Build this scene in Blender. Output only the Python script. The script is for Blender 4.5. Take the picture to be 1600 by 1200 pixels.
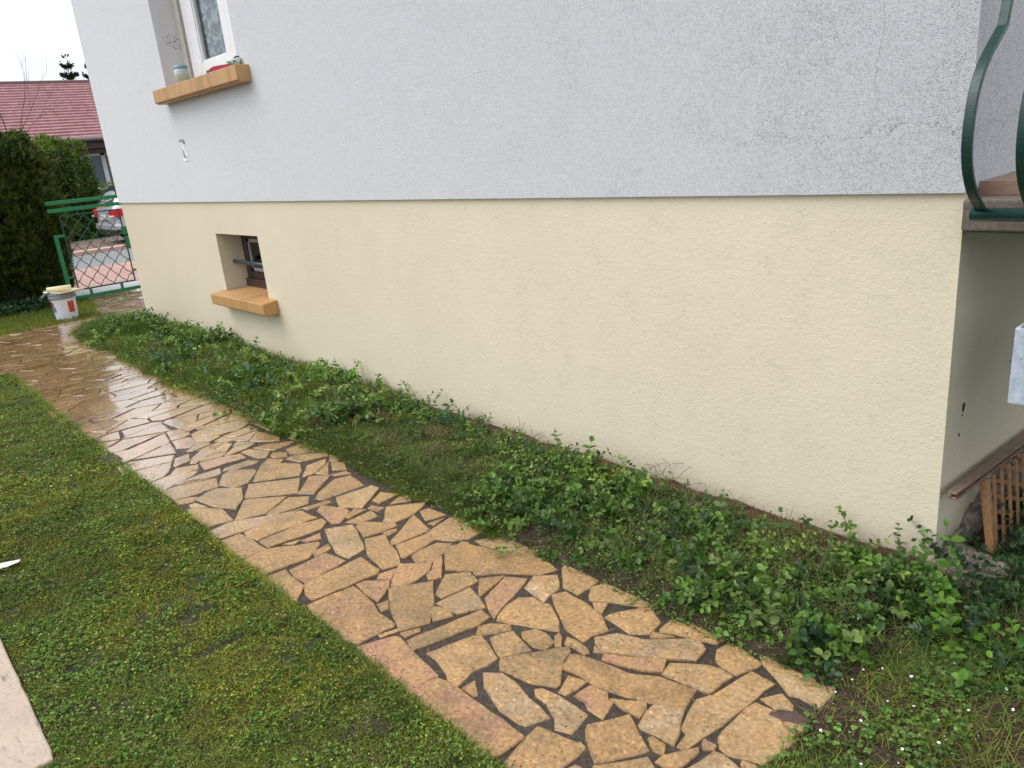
import bpy, bmesh, math, random
import numpy as np
from mathutils import Vector, Matrix, noise as mnoise
from mathutils.geometry import tessellate_polygon

for o in list(bpy.data.objects): bpy.data.objects.remove(o)
SC = bpy.context.scene
COL = SC.collection
rng = np.random.default_rng(7)
random.seed(7)

# ------------------------------------------------------------- camera
cam_d = bpy.data.cameras.new('camera'); cam = bpy.data.objects.new('camera', cam_d); COL.objects.link(cam)
cam_d.sensor_width = 36; cam_d.lens = 27.045; cam_d.clip_start = .02; cam_d.clip_end = 900
rgt = (0.6685803, 0.73823445, -0.0895002); dwn = (0.16699436, -0.26632764, -0.94930631); fwd = (-0.724647, 0.61974147, -0.3013424)
cam.matrix_world = Matrix(((rgt[0], -dwn[0], -fwd[0], .8792), (rgt[1], -dwn[1], -fwd[1], -2.6501), (rgt[2], -dwn[2], -fwd[2], 1.6), (0, 0, 0, 1)))
SC.camera = cam
SC.render.resolution_x = 1024; SC.render.resolution_y = 768
# ------------------------------------------------------------- overcast daylight
SUN_EL, SUN_AZ = math.radians(52), math.radians(215)     # direction towards the sun: azimuth from +Y clockwise
wd = bpy.data.worlds.new('World'); SC.world = wd; wd.use_nodes = True
nt = wd.node_tree; nt.nodes.clear()
wo = nt.nodes.new('ShaderNodeOutputWorld'); add = nt.nodes.new('ShaderNodeAddShader')
b1 = nt.nodes.new('ShaderNodeBackground'); b2 = nt.nodes.new('ShaderNodeBackground')
sk = nt.nodes.new('ShaderNodeTexSky'); sk.sky_type = 'NISHITA'; sk.sun_disc = False
sk.sun_elevation = SUN_EL; sk.sun_rotation = SUN_AZ; sk.air_density = 1.0; sk.dust_density = 6.0
hs = nt.nodes.new('ShaderNodeHueSaturation'); hs.inputs['Saturation'].default_value = .35
nt.links.new(sk.outputs[0], hs.inputs['Color']); nt.links.new(hs.outputs[0], b1.inputs[0]); b1.inputs[1].default_value = .05
tc = nt.nodes.new('ShaderNodeTexCoord'); sx = nt.nodes.new('ShaderNodeSeparateXYZ'); cr = nt.nodes.new('ShaderNodeValToRGB')
nt.links.new(tc.outputs['Generated'], sx.inputs[0]); nt.links.new(sx.outputs[2], cr.inputs[0])
cr.color_ramp.elements[0].position = 0.0; cr.color_ramp.elements[0].color = (.60, .67, .73, 1)
cr.color_ramp.elements[1].position = .9; cr.color_ramp.elements[1].color = (1.0, 1.0, 1.0, 1)   # cloud deck, brighter towards the zenith
nt.links.new(cr.outputs[0], b2.inputs[0]); b2.inputs[1].default_value = 1.0
nt.links.new(b1.outputs[0], add.inputs[0]); nt.links.new(b2.outputs[0], add.inputs[1]); nt.links.new(add.outputs[0], wo.inputs[0])
sd = bpy.data.lights.new('sun', 'SUN'); sd.energy = .8; sd.angle = math.radians(40); sd.color = (1, .985, .96)
sun = bpy.data.objects.new('sun', sd); COL.objects.link(sun)
sdir = Vector((math.sin(SUN_AZ)*math.cos(SUN_EL), math.cos(SUN_AZ)*math.cos(SUN_EL), math.sin(SUN_EL)))
sun.rotation_euler = sdir.to_track_quat('Z', 'Y').to_euler(); sun.location = sdir*30
SC.view_settings.view_transform = 'Standard'; SC.view_settings.look = 'None'; SC.view_settings.exposure = .38; SC.view_settings.gamma = 1

# ------------------------------------------------------------- helpers
def tag(o, label=None, cat=None, group=None, kind=None):
    if label: o['label'] = label
    if cat: o['category'] = cat
    if group: o['group'] = group
    if kind: o['kind'] = kind
    return o
def empty(name, loc=(0, 0, 0), rz=0, label=None, cat=None, group=None):
    o = bpy.data.objects.new(name, None); COL.objects.link(o); o.location = loc; o.rotation_euler = (0, 0, rz); o.empty_display_size = .1
    return tag(o, label, cat, group)

class MB:
    """collects vertices and faces; build() links them as one mesh object"""
    def __init__(s): s.v = []; s.f = []; s.m = []
    def add(s, vs, fs, mi=0):
        k = len(s.v); s.v += [tuple(p) for p in vs]; s.f += [tuple(i+k for i in f) for f in fs]; s.m += [mi]*len(fs)
    def box(s, a, b, mi=0, M=None):
        x0, y0, z0 = a; x1, y1, z1 = b
        vs = [Vector(p) for p in ((x0,y0,z0),(x1,y0,z0),(x1,y1,z0),(x0,y1,z0),(x0,y0,z1),(x1,y0,z1),(x1,y1,z1),(x0,y1,z1))]
        if M: vs = [M@p for p in vs]
        s.add(vs, [(0,3,2,1),(4,5,6,7),(0,1,5,4),(1,2,6,5),(2,3,7,6),(3,0,4,7)], mi)
    def prism(s, poly, axis, a, b, mi=0):
        """poly of 2D points extruded along axis 0/1/2 from a to b"""
        n = len(poly)
        def mk(p, t):
            return ((t, p[0], p[1]), (p[0], t, p[1]), (p[0], p[1], t))[axis]
        vs = [mk(p, a) for p in poly]+[mk(p, b) for p in poly]
        s.add(vs, [tuple(range(n)), tuple(range(2*n-1, n-1, -1))]+[(i, (i+1) % n, n+(i+1) % n, n+i) for i in range(n)], mi)
    def bar(s, p, q, w, h, mi=0, up=(0, 0, 1)):
        p, q = Vector(p), Vector(q); d = (q-p).normalized(); u = Vector(up)
        if abs(d.dot(u)) > .98: u = Vector((0, 1, 0))
        a = d.cross(u).normalized(); b = a.cross(d)
        vs = [c+a*sx*w/2+b*sz*h/2 for c in (p, q) for sx, sz in ((-1,-1),(1,-1),(1,1),(-1,1))]
        s.add(vs, [(0,3,2,1),(4,5,6,7),(0,1,5,4),(1,2,6,5),(2,3,7,6),(3,0,4,7)], mi)
    def tube(s, pts, r, n=8, mi=0, cap=True, square=False):
        pts = [Vector(p) for p in pts]; m = len(pts)
        rs = r if hasattr(r, '__len__') else [r]*m
        vs = []; prev = None
        for i, p in enumerate(pts):
            d = (pts[min(i+1, m-1)]-pts[max(i-1, 0)]).normalized()
            if prev is None:
                u = Vector((0, 0, 1)) if abs(d.z) < .9 else Vector((1, 0, 0)); a = d.cross(u).normalized()
            else: a = (prev-d*prev.dot(d)).normalized()
            prev = a; b = d.cross(a)
            for k in range(n):
                t = 2*math.pi*(k+(.5 if square else 0))/n; vs.append(p+(a*math.cos(t)+b*math.sin(t))*rs[i])
        fs = [(i*n+k, i*n+(k+1) % n, (i+1)*n+(k+1) % n, (i+1)*n+k) for i in range(m-1) for k in range(n)]
        if cap: fs += [tuple(range(n-1, -1, -1)), tuple(range((m-1)*n, m*n))]
        s.add(vs, fs, mi)
    def lathe(s, prof, n=24, c=(0, 0, 0), mi=0):
        m = len(prof); vs = [(c[0]+r*math.cos(2*math.pi*k/n), c[1]+r*math.sin(2*math.pi*k/n), c[2]+z) for r, z in prof for k in range(n)]
        s.add(vs, [(i*n+k, i*n+(k+1) % n, (i+1)*n+(k+1) % n, (i+1)*n+k) for i in range(m-1) for k in range(n)], mi)
    def build(s, name, mats, parent=None, smooth=False, bevel=0, sub=0):
        me = bpy.data.meshes.new(name); me.from_pydata(s.v, [], s.f)
        for m in (mats if isinstance(mats, (list, tuple)) else [mats]): me.materials.append(m)
        me.polygons.foreach_set('material_index', s.m); me.update()
        bm = bmesh.new(); bm.from_mesh(me); bmesh.ops.recalc_face_normals(bm, faces=bm.faces); bm.to_mesh(me); bm.free()
        if smooth: me.polygons.foreach_set('use_smooth', [True]*len(me.polygons))
        o = bpy.data.objects.new(name, me); COL.objects.link(o)
        if parent: o.parent = parent
        if bevel:
            b = o.modifiers.new('b', 'BEVEL'); b.width = bevel; b.segments = 2; b.limit_method = 'ANGLE'
        if sub:
            b = o.modifiers.new('s', 'SUBSURF'); b.levels = sub; b.render_levels = sub
        return o

def tri_obj(name, V, T, C, mat, parent=None, smooth=False):
    """V (n,3), T (m,3), C (n,3) numpy -> one mesh with a colour attribute"""
    V = np.asarray(V, np.float32); T = np.asarray(T, np.int32)
    me = bpy.data.meshes.new(name); me.vertices.add(len(V)); me.vertices.foreach_set('co', V.ravel())
    me.loops.add(T.size); me.loops.foreach_set('vertex_index', T.ravel())
    me.polygons.add(len(T)); me.polygons.foreach_set('loop_start', np.arange(0, T.size, 3, dtype=np.int32))
    me.polygons.foreach_set('loop_total', np.full(len(T), 3, np.int32))
    me.materials.append(mat)
    a = me.color_attributes.new('Col', 'FLOAT_COLOR', 'POINT')
    a.data.foreach_set('color', np.c_[C, np.ones(len(V))].astype(np.float32).ravel())
    me.update(calc_edges=True)
    if smooth: me.polygons.foreach_set('use_smooth', np.ones(len(T), bool))
    o = bpy.data.objects.new(name, me); COL.objects.link(o)
    if parent: o.parent = parent
    return o
def stamp(tv, tt, pos, U, Vv, W, s):
    """copies template tv (k,3),tt to each pos with frame U,V,W (n,3) and scale s (n,) or (n,3)"""
    n = len(pos); k = len(tv); s = np.asarray(s, float)
    if s.ndim == 1: s = np.repeat(s[:, None], 3, 1)
    P = (tv[None, :, 0, None]*U[:, None]*s[:, None, 0:1]+tv[None, :, 1, None]*Vv[:, None]*s[:, None, 1:2]+tv[None, :, 2, None]*W[:, None]*s[:, None, 2:3])+pos[:, None]
    T = tt[None]+(np.arange(n)*k)[:, None, None]
    return P.reshape(-1, 3), T.reshape(-1, 3)
def nrm(a): return a/np.maximum(np.linalg.norm(a, axis=-1, keepdims=True), 1e-9)
def frames(direction, up):
    U = nrm(direction); W = up-U*(up*U).sum(-1, keepdims=True); W = nrm(W); V = np.cross(W, U); return U, V, W
# leaf template: along +x, 1 long, 1 wide, fold + droop; 11 verts
def leaf_t(shape=(.0, .42, .5, .34), fold=.12, droop=.18):
    v = [(0, 0, 0)]; ts = (.22, .52, .8)
    for t, w in zip(ts, shape[1:]):
        z = -droop*t*t
        v += [(t, -w, z+fold*w*2), (t, 0, z), (t, w, z+fold*w*2)]
    v += [(1, 0, -droop)]
    f = [(0,2,1),(0,3,2),(1,2,5),(1,5,4),(2,3,6),(2,6,5),(4,5,8),(4,8,7),(5,6,9),(5,9,8),(7,8,10),(8,9,10)]
    return np.array(v), np.array(f)
LEAF = leaf_t(); LANCE = leaf_t((0, .5, .42, .25), .25, .35)
SIMPLE = (np.array([(0,0,0),(.5,-.5,.06),(1,0,-.08),(.5,.5,.06)], float), np.array([(0,1,2),(0,2,3)]))
BLADE = (np.array([(0,-.5,0),(0,.5,0),(.45,-.4,.0),(.45,.4,.0),(.8,-.22,-.06),(.8,.22,-.06),(1,0,-.16)], float), np.array([(0,1,3),(0,3,2),(2,3,5),(2,5,4),(4,5,6)]))
def leaf_field(tmpl, pos, direction, up, length, width, col):
    """leaves; returns V,T,C"""
    U, V, W = frames(direction, up)
    s = np.c_[length, width, length]
    P, T = stamp(tmpl[0], tmpl[1], pos, U, V, W, s)
    return P, T, np.repeat(col, len(tmpl[0]), 0)
def merge(parts):
    Vs, Ts, Cs = [], [], []; k = 0
    for V, T, C in parts:
        Vs.append(V); Ts.append(T+k); Cs.append(C); k += len(V)
    return np.concatenate(Vs), np.concatenate(Ts), np.concatenate(Cs)
def rnd_unit(n, zb=0):
    a = rng.normal(size=(n, 3)); a[:, 2] += zb; return nrm(a)
def pick(pal, n, jit=.12):
    pal = np.array(pal); c = pal[rng.integers(0, len(pal), n)]; return np.clip(c*(1+rng.normal(0, jit, (n, 1)))*(1+rng.normal(0, jit*.4, (n, 3))), .003, 1)
def vnoise(x, y, s, seed=0.):
    """smooth value noise, vectorised"""
    x = x/s+seed*17.3; y = y/s+seed*9.1
    xi = np.floor(x).astype(int); yi = np.floor(y).astype(int); fx = x-xi; fy = y-yi
    fx = fx*fx*(3-2*fx); fy = fy*fy*(3-2*fy)
    def h(a, b):
        n = (a*374761393+b*668265263+int(seed*1000)*974634777) & 0x7fffffff; n = (n ^ (n >> 13))*1274126177 & 0x7fffffff
        return ((n ^ (n >> 16)) & 0xffff)/65535.
    return (h(xi, yi)*(1-fx)+h(xi+1, yi)*fx)*(1-fy)+(h(xi, yi+1)*(1-fx)+h(xi+1, yi+1)*fx)*fy

# ------------------------------------------------------------- materials
class NT:
    def __init__(s, name):
        s.m = bpy.data.materials.new(name); s.m.use_nodes = True; s.t = s.m.node_tree; s.n = s.t.nodes
        s.b = s.n['Principled BSDF']; s.out = s.n['Material Output']
        s.geo = None
    def new(s, t, **k):
        n = s.n.new(t)
        for a, b in k.items(): setattr(n, a, b)
        return n
    def L(s, a, b): s.t.links.new(a, b)
    def pos(s):
        if s.geo is None: s.geo = s.new('ShaderNodeNewGeometry')
        return s.geo.outputs['Position']
    def mapped(s, sc, loc=(0, 0, 0), rot=(0, 0, 0)):
        m = s.new('ShaderNodeMapping'); m.inputs['Scale'].default_value = sc if hasattr(sc, '__len__') else (sc,)*3
        m.inputs['Location'].default_value = loc; m.inputs['Rotation'].default_value = rot; s.L(s.pos(), m.inputs[0]); return m.outputs[0]
    def noise(s, scale, detail=4, rough=.6, vec=None, dist=0, out=0):
        n = s.new('ShaderNodeTexNoise'); n.inputs['Scale'].default_value = scale; n.inputs['Detail'].default_value = detail
        n.inputs['Roughness'].default_value = rough; n.inputs['Distortion'].default_value = dist
        s.L(vec if vec is not None else s.pos(), n.inputs['Vector']); return n.outputs[out]
    def voro(s, scale, vec=None, feature='F1', out=0):
        n = s.new('ShaderNodeTexVoronoi'); n.feature = feature; n.inputs['Scale'].default_value = scale
        s.L(vec if vec is not None else s.pos(), n.inputs['Vector']); return n.outputs[out]
    def ramp(s, fac, stops):
        r = s.new('ShaderNodeValToRGB'); e = r.color_ramp.elements
        while len(e) < len(stops): e.new(.5)
        for i, (p, c) in enumerate(stops):
            e[i].position = p; e[i].color = (c if hasattr(c, '__len__') else (c, c, c))[:3]+(1,) if not hasattr(c, '__len__') or len(c) == 3 else c
        s.L(fac, r.inputs[0]); return r.outputs[0]
    def rng(s, v, a, b, c, d):
        m = s.new('ShaderNodeMapRange'); m.inputs[1].default_value = a; m.inputs[2].default_value = b; m.inputs[3].default_value = c; m.inputs[4].default_value = d
        s.L(v, m.inputs[0]); return m.outputs[0]
    def mix(s, f, a, b, mode='MIX'):
        m = s.new('ShaderNodeMix'); m.data_type = 'RGBA'; m.blend_type = mode
        for v, i in ((f, 0), (a, 6), (b, 7)):
            if isinstance(v, (int, float)): m.inputs[i].default_value = v if i == 0 else (v, v, v, 1)
            elif isinstance(v, tuple): m.inputs[i].default_value = v+(1,)
            else: s.L(v, m.inputs[i])
        return m.outputs[2]
    def math(s, op, a, b=0.):
        m = s.new('ShaderNodeMath'); m.operation = op
        for v, i in ((a, 0), (b, 1)):
            if isinstance(v, (int, float)): m.inputs[i].default_value = v
            else: s.L(v, m.inputs[i])
        return m.outputs[0]
    def sep(s, i):
        n = s.new('ShaderNodeSeparateXYZ'); s.L(s.pos(), n.inputs[0]); return n.outputs[i]
    def col(s, c):
        if isinstance(c, tuple): s.b.inputs['Base Color'].default_value = c+(1,)
        else: s.L(c, s.b.inputs['Base Color'])
        return s
    def set(s, **k):
        for a, v in k.items():
            i = s.b.inputs[a.replace('_', ' ')]
            if isinstance(v, (int, float, tuple)): i.default_value = v
            else: s.L(v, i)
        return s
    def bump(s, h, strength=.5, dist=.01):
        b = s.new('ShaderNodeBump'); b.inputs['Strength'].default_value = strength; b.inputs['Distance'].default_value = dist
        s.L(h, b.inputs['Height'])
        if s.b.inputs['Normal'].links: s.L(s.b.inputs['Normal'].links[0].from_socket, b.inputs['Normal'])
        s.L(b.outputs[0], s.b.inputs['Normal']); return s

def simple(name, c, rough=.5, metal=0., var=.12, scale=30, bump=0., bs=200):
    t = NT(name); n = t.noise(scale, 5)
    lo = tuple(x*(1-var) for x in c); hi = tuple(min(1, x*(1+var)) for x in c)
    t.col(t.ramp(n, [(.3, lo), (.7, hi)])).set(Roughness=t.rng(t.noise(scale*1.7, 3), .3, .7, max(.02, rough*.8), min(1, rough*1.2)), Metallic=metal)
    if bump: t.bump(t.noise(bs, 3), bump, .003)
    return t.m
def leafmat(name, rough=.4, trans=.22, spec=.5):
    t = NT(name); a = t.new('ShaderNodeVertexColor'); a.layer_name = 'Col'
    c = t.mix(1.0, a.outputs[0], t.ramp(t.noise(60, 2), [(.3, .75), (.7, 1.2)]), 'MULTIPLY')
    t.col(c).set(Roughness=rough); t.b.inputs['Specular IOR Level'].default_value = spec
    tr = t.new('ShaderNodeBsdfTranslucent'); t.L(t.mix(1.0, c, (1.3, 1.5, .7), 'MULTIPLY'), tr.inputs[0])
    mx = t.new('ShaderNodeMixShader'); mx.inputs[0].default_value = trans
    t.L(t.b.outputs[0], mx.inputs[1]); t.L(tr.outputs[0], mx.inputs[2]); t.L(mx.outputs[0], t.out.inputs[0]); return t.m

M_LEAF = leafmat('leaf_wet', .36, .25, .38); M_GRASS = leafmat('grass_blade', .55, .3, .15); M_HEDGE = leafmat('hedge_leaf', .5, .15, .3)

def m_white_render():
    t = NT('white_roughcast')
    # grain of the sprayed render: crumbs with darker pits between them
    v = t.mapped((1, 1, 1.25))
    g1 = t.noise(215, 3, .75, v, .3); g2 = t.noise(75, 2, .5, v)
    h = t.math('ADD', t.math('MULTIPLY', g1, .85), t.math('MULTIPLY', g2, .2))
    pit = t.rng(h, .42, .54, 1, 0)
    x = t.sep(0); z = t.sep(2)
    big = t.noise(.9, 4, .6); med = t.noise(2.6, 6, .7, t.mapped((1, 1, .9)))
    # weathering: dirtier towards the balcony corner, little on the far half
    d = t.math('ADD', t.rng(x, -2.0, .1, .0, .42), t.rng(med, .48, .72, -.12, .42))
    d = t.math('MULTIPLY', d, t.rng(x, -2.6, -.7, .0, 1))
    d2 = t.math('ADD', t.math('MULTIPLY', d, 1.1), .32)
    dirt = t.math('MULTIPLY', pit, t.math('MINIMUM', t.math('MULTIPLY', t.math('MAXIMUM', d, 0), .95), .8))
    base = t.mix(big, (.86, .885, .94), (.91, .93, .97))
    base = t.mix(t.rng(med, .5, .8, 0, .08), base, (.56, .58, .63))
    # hairline crack
    w = t.noise(2.2, 3, .6, out=0)
    cz = t.math('ADD', t.math('SUBTRACT', z, 1.52), t.math('MULTIPLY', t.math('SUBTRACT', t.noise(4.5, 5, .7), .5), .28))
    crk = t.rng(t.math('ABSOLUTE', cz), 0, .0035, 1, 0)
    crk = t.math('MULTIPLY', crk, t.rng(x, -.9, -.65, 0, .8))
    cx = t.math('ADD', t.math('ADD', x, .28), t.math('MULTIPLY', t.math('SUBTRACT', t.noise(5.5, 5, .7), .5), .2))
    crk2 = t.math('MULTIPLY', t.rng(t.math('ABSOLUTE', cx), 0, .003, .8, 0), t.rng(z, 1.55, 1.65, 0, 1))
    crk = t.math('MAXIMUM', crk, crk2)
    base = t.mix(t.math('MULTIPLY', pit, .58), base, (.46, .48, .53)); c = t.mix(dirt, base, (.17, .175, .19)); c = t.mix(t.math('MULTIPLY', crk, .6), c, (.10, .10, .10))
    t.col(c).set(Roughness=.85); t.b.inputs['Specular IOR Level'].default_value = .25
    t.bump(h, 1.0, .013); return t.m
def m_cream():
    t = NT('cream_painted_render')
    big = t.noise(1.1, 3); c = t.mix(t.rng(big, .35, .65, 0, 1), (.675, .605, .462), (.705, .635, .488))
    st = t.noise(3.0, 4, .6, t.mapped((1, 1, .25)))
    c = t.mix(t.rng(st, .55, .85, 0, .03), c, (.5, .44, .32))
    c = t.mix(t.rng(t.sep(2), .0, .08, .2, 0), c, (.36, .31, .22))
    t.col(c).set(Roughness=.55); t.b.inputs['Specular IOR Level'].default_value = .35
    # trowel marks: curly raised ridges in patches over a soft undulation
    rid = t.noise(34, 4, .62, None, .9); r = t.rng(t.math('ABSOLUTE', t.math('SUBTRACT', rid, .5)), 0, .03, 1, 0)
    msk = t.rng(t.noise(7, 5, .75), .44, .66, 0, 1)
    fine = t.noise(120, 3, .65)
    h = t.math('ADD', t.math('MULTIPLY', t.math('MULTIPLY', r, msk), .20), t.math('ADD', t.math('MULTIPLY', fine, .42), t.math('MULTIPLY', t.noise(48, 3, .6), .55)))
    t.bump(h, .8, .0052); return t.m
M_WHITE = m_white_render(); M_CREAM = m_cream()
M_REVEAL = simple('white_smooth_reveal', (.62, .62, .64), .7, 0, .06, 8, .3, 120)
def m_sill():
    t = NT('ochre_painted_sill')
    tile = t.noise(1.0, 2, .5, t.mapped((7, 1, 1)))
    c = t.ramp(tile, [(.35, (.44, .25, .095)), (.5, (.50, .29, .115)), (.65, (.40, .22, .085))])
    c = t.mix(t.rng(t.noise(8, 5, .7), .5, .75, 0, .5), c, (.50, .23, .10))
    c = t.mix(t.rng(t.noise(5, 5, .7, t.mapped((3, 1, .5))), .56, .70, 0, .4), c, (.26, .17, .09))
    fr = t.math('ABSOLUTE', t.math('SUBTRACT', t.math('FRACT', t.math('MULTIPLY', t.sep(0), 4.4)), .5)); c = t.mix(t.rng(fr, 0, .012, .75, 0), c, (.20, .12, .06))
    t.col(c).set(Roughness=.5).bump(t.noise(70, 4), .4, .003); return t.m
M_SILL = m_sill()
M_PVC = simple('white_frame', (.76, .76, .79), .3, 0, .03, 5)
M_DARK = simple('dark_gap', (.015, .015, .017), .6)
M_BROWNW = simple('dark_brown_frame', (.035, .018, .016), .35, 0, .3, 12)
M_CONC = simple('old_concrete', (.25, .235, .21), .85, 0, .45, 22, .9, 120)
M_SLAB = simple('brownish_balcony_concrete', (.13, .105, .088), .8, 0, .3, 60, .8, 160)
M_RAIL = simple('dark_green_enamel', (.003, .036, .026), .38, .0, .2, 30, .15, 220)
M_GATE = simple('green_gate_paint', (.010, .19, .065), .5, 0, .2, 10)
M_WOOD = None
def m_wood(name, a, b):
    t = NT(name); n = t.noise(18, 5, .6, t.mapped((6, 1, 6))); t.col(t.ramp(n, [(.3, a), (.7, b)])).set(Roughness=.6).bump(n, .5, .003); return t.m
M_WOOD = m_wood('orange_stained_wood', (.24, .12, .05), (.42, .22, .095)); M_WOOD2 = m_wood('faded_brown_wood', (.13, .085, .06), (.26, .17, .12))
def m_glass():
    t = NT('window_glass'); g = t.new('ShaderNodeBsdfGlossy'); g.inputs['Roughness'].default_value = .02; tr = t.new('ShaderNodeBsdfTransparent'); tr.inputs[0].default_value = (.82, .86, .88, 1)
    lw = t.new('ShaderNodeLayerWeight'); lw.inputs[0].default_value = .5; f = t.new('ShaderNodeMapRange'); f.inputs[3].default_value = .05; f.inputs[4].default_value = .75; pw = t.math('POWER', lw.outputs[1], 3.5); t.L(pw, f.inputs[0]); mx = t.new('ShaderNodeMixShader')
    t.L(f.outputs[0], mx.inputs[0]); t.L(tr.outputs[0], mx.inputs[1]); t.L(g.outputs[0], mx.inputs[2]); t.L(mx.outputs[0], t.out.inputs[0]); return t.m
M_GLASS = m_glass()
def m_lace():
    t = NT('lace_curtain'); n = t.noise(13, 4, .6, None, 1.5); c = t.ramp(n, [(.44, (.10, .13, .155)), (.51, (.17, .21, .24)), (.57, (.36, .41, .45))])
    t.col(c).set(Roughness=.9).bump(t.noise(60, 2, .5, t.mapped((1, 1, .1))), .4, .01); return t.m
M_LACE = m_lace()
def m_stone():
    t = NT('flagstone'); a = t.new('ShaderNodeVertexColor'); a.layer_name = 'Col'
    x = t.sep(0)
    n1 = t.noise(14, 6, .7); n2 = t.noise(75, 5, .7); n3 = t.noise(4.5, 4, .6)
    hue = t.noise(11, 5, .7, t.mapped(1, (3, 1, 5))); hu2 = t.noise(23, 6, .75, t.mapped(1, (7, 2, 1)))
    c = t.mix(t.rng(n1, .40, .60, 0, .85), a.outputs[0], (.42, .25, .10))          # warm ochre clouds
    c = t.mix(t.rng(hue, .50, .64, 0, .6), c, (.38, .225, .115))                     # pinkish veins
    c = t.mix(t.rng(hu2, .50, .64, 0, .5), c, (.23, .165, .075))                   # olive mottling
    c = t.mix(t.rng(n3, .50, .70, 0, .62), c, (.17, .115, .06))                   # dark algae patches
    c = t.mix(1.0, c, t.ramp(n2, [(.32, .42), (.45, .92), (.58, 1.12), (.70, 1.9)]), 'MULTIPLY')
    c = t.mix(t.rng(t.noise(30, 6, .8), .60, .70, 0, .6), c, (.56, .44, .29))      # pale crystals
    c = t.mix(t.rng(t.noise(21, 5, .8, t.mapped(1, (1, 9, 2))), .66, .72, 0, .75), c, (.06, .04, .025))
    t.col(c)
    wet = t.math('ADD', t.rng(x, -1.5, -3.9, 0, 1), t.math('MULTIPLY', t.math('SUBTRACT', t.noise(2.2, 3), .5), 1.1))
    wet = t.math('MINIMUM', t.math('MAXIMUM', wet, 0), 1.)
    r = t.math('ADD', t.math('MULTIPLY', wet, -.40), t.rng(n2, .3, .7, .46, .62))
    r = t.math('MAXIMUM', r, .07)
    t.set(Roughness=r); t.b.inputs['Specular IOR Level'].default_value = .5
    t.set(Coat_Weight=wet, Coat_Roughness=.045)
    h = t.math('ADD', t.math('MULTIPLY', n1, .8), t.math('MULTIPLY', n2, .3))
    b = t.new('ShaderNodeBump'); b.inputs['Distance'].default_value = .007; t.L(t.rng(wet, 0, 1, 1.0, .16), b.inputs['Strength']); t.L(h, b.inputs['Height']); t.L(b.outputs[0], t.b.inputs['Normal'])
    return t.m
def m_mortar():
    t = NT('joint_soil'); x = t.sep(0)
    n = t.noise(60, 6, .75); c = t.ramp(n, [(.3, (.018, .012, .010)), (.52, (.050, .033, .026)), (.72, (.12, .085, .065))])
    c = t.mix(t.rng(t.noise(7, 4, .7), .56, .68, 0, .8), c, (.03, .045, .010))
    wet = t.rng(x, -2.6, -4.6, 0, 1)
    t.col(c).set(Roughness=t.rng(wet, 0, 1, .6, .15)); t.bump(n, .8, .008); return t.m
M_STONE = m_stone(); M_MORTAR = m_mortar()
def m_ground():
    t = NT('lawn_soil'); n = t.noise(2.2, 5, .65); f = t.noise(55, 6, .75)
    c = t.ramp(n, [(.3, (.03, .042, .012)), (.5, (.05, .058, .015)), (.68, (.075, .075, .018))])
    c = t.mix(t.rng(f, .42, .62, 0, .9), c, (.035, .028, .014)); c = t.mix(t.rng(t.noise(5, 5, .7), .62, .72, 0, .8), c, (.06, .038, .025))
    t.col(c).set(Roughness=.85).bump(f, 1, .02); return t.m
def m_soil():
    t = NT('reddish_soil'); n = t.noise(45, 7, .75); c = t.ramp(n, [(.3, (.022, .013, .009)), (.5, (.065, .036, .025)), (.7, (.14, .085, .06))])
    c = t.mix(t.rng(t.noise(6, 4), .5, .62, 0, .7), c, (.035, .04, .012))
    t.col(c).set(Roughness=.8).bump(n, 1, .02); return t.m
M_GROUND = m_ground(); M_SOIL = m_soil()
# ================================================================ SETTING
def sheet(name, poly, z, mat, label=None):
    m = MB(); m.add([(x, y, z) for x, y in poly], [tuple(range(len(poly)))]); o = m.build(name, mat); tag(o, label, kind='structure'); return o
ground = sheet('ground', [(-300, -200), (120, -200), (120, 250), (-300, 250)], 0, M_GROUND, 'lawn and soil around the house')
def flat(name, c1, c2, sc, rough=.7, streak=None):
    t = NT(name); n = t.noise(sc, 6, .65); c = t.ramp(n, [(.3, c1), (.7, c2)])
    if streak: c = t.mix(t.rng(t.noise(1.2, 3, .6, t.mapped((3.5, .12, 1))), .5, .6, 0, .8), c, streak)
    t.col(c).set(Roughness=rough).bump(t.noise(sc*4, 3), .4, .004); return t.m
M_ASPH = flat('damp_asphalt', (.17, .175, .19), (.23, .235, .25), 3, .5)
M_PINK = flat('pink_paving', (.36, .22, .18), (.46, .30, .25), 2, .55, (.42, .13, .12))
M_KERB = flat('pink_kerb', (.50, .31, .25), (.56, .36, .30), 2, .6)
M_FARP = flat('grey_brown_paving', (.15, .125, .115), (.22, .18, .165), 2, .6, (.24, .05, .05))
M_PALE = flat('pale_concrete', (.38, .38, .40), (.46, .46, .48), 4, .5)
sheet('gate_threshold', [(-12.25, -6), (-11.12, -6), (-11.12, 8), (-12.25, 8)], .010, M_PALE, 'pale concrete strip under the gate')
sheet('pavement', [(-15.4, -60), (-12.25, -60), (-12.25, 80), (-15.4, 80)], .016, M_PINK, 'pink pavement outside the gate')
sheet('road', [(-18.5, -60), (-15.4, -60), (-15.4, 80), (-18.5, 80)], .006, M_ASPH, 'grey road')
m = MB(); m.box((-18.85, -60, 0), (-18.5, 80, .09)); tag(m.build('kerb', M_KERB, bevel=.01), 'pale pink kerb across the road', kind='structure')
sheet('far_pavement', [(-23.0, -60), (-18.85, -60), (-18.85, 80), (-23.0, 80)], .03, M_FARP, 'brown and red paved parking strip')

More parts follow.
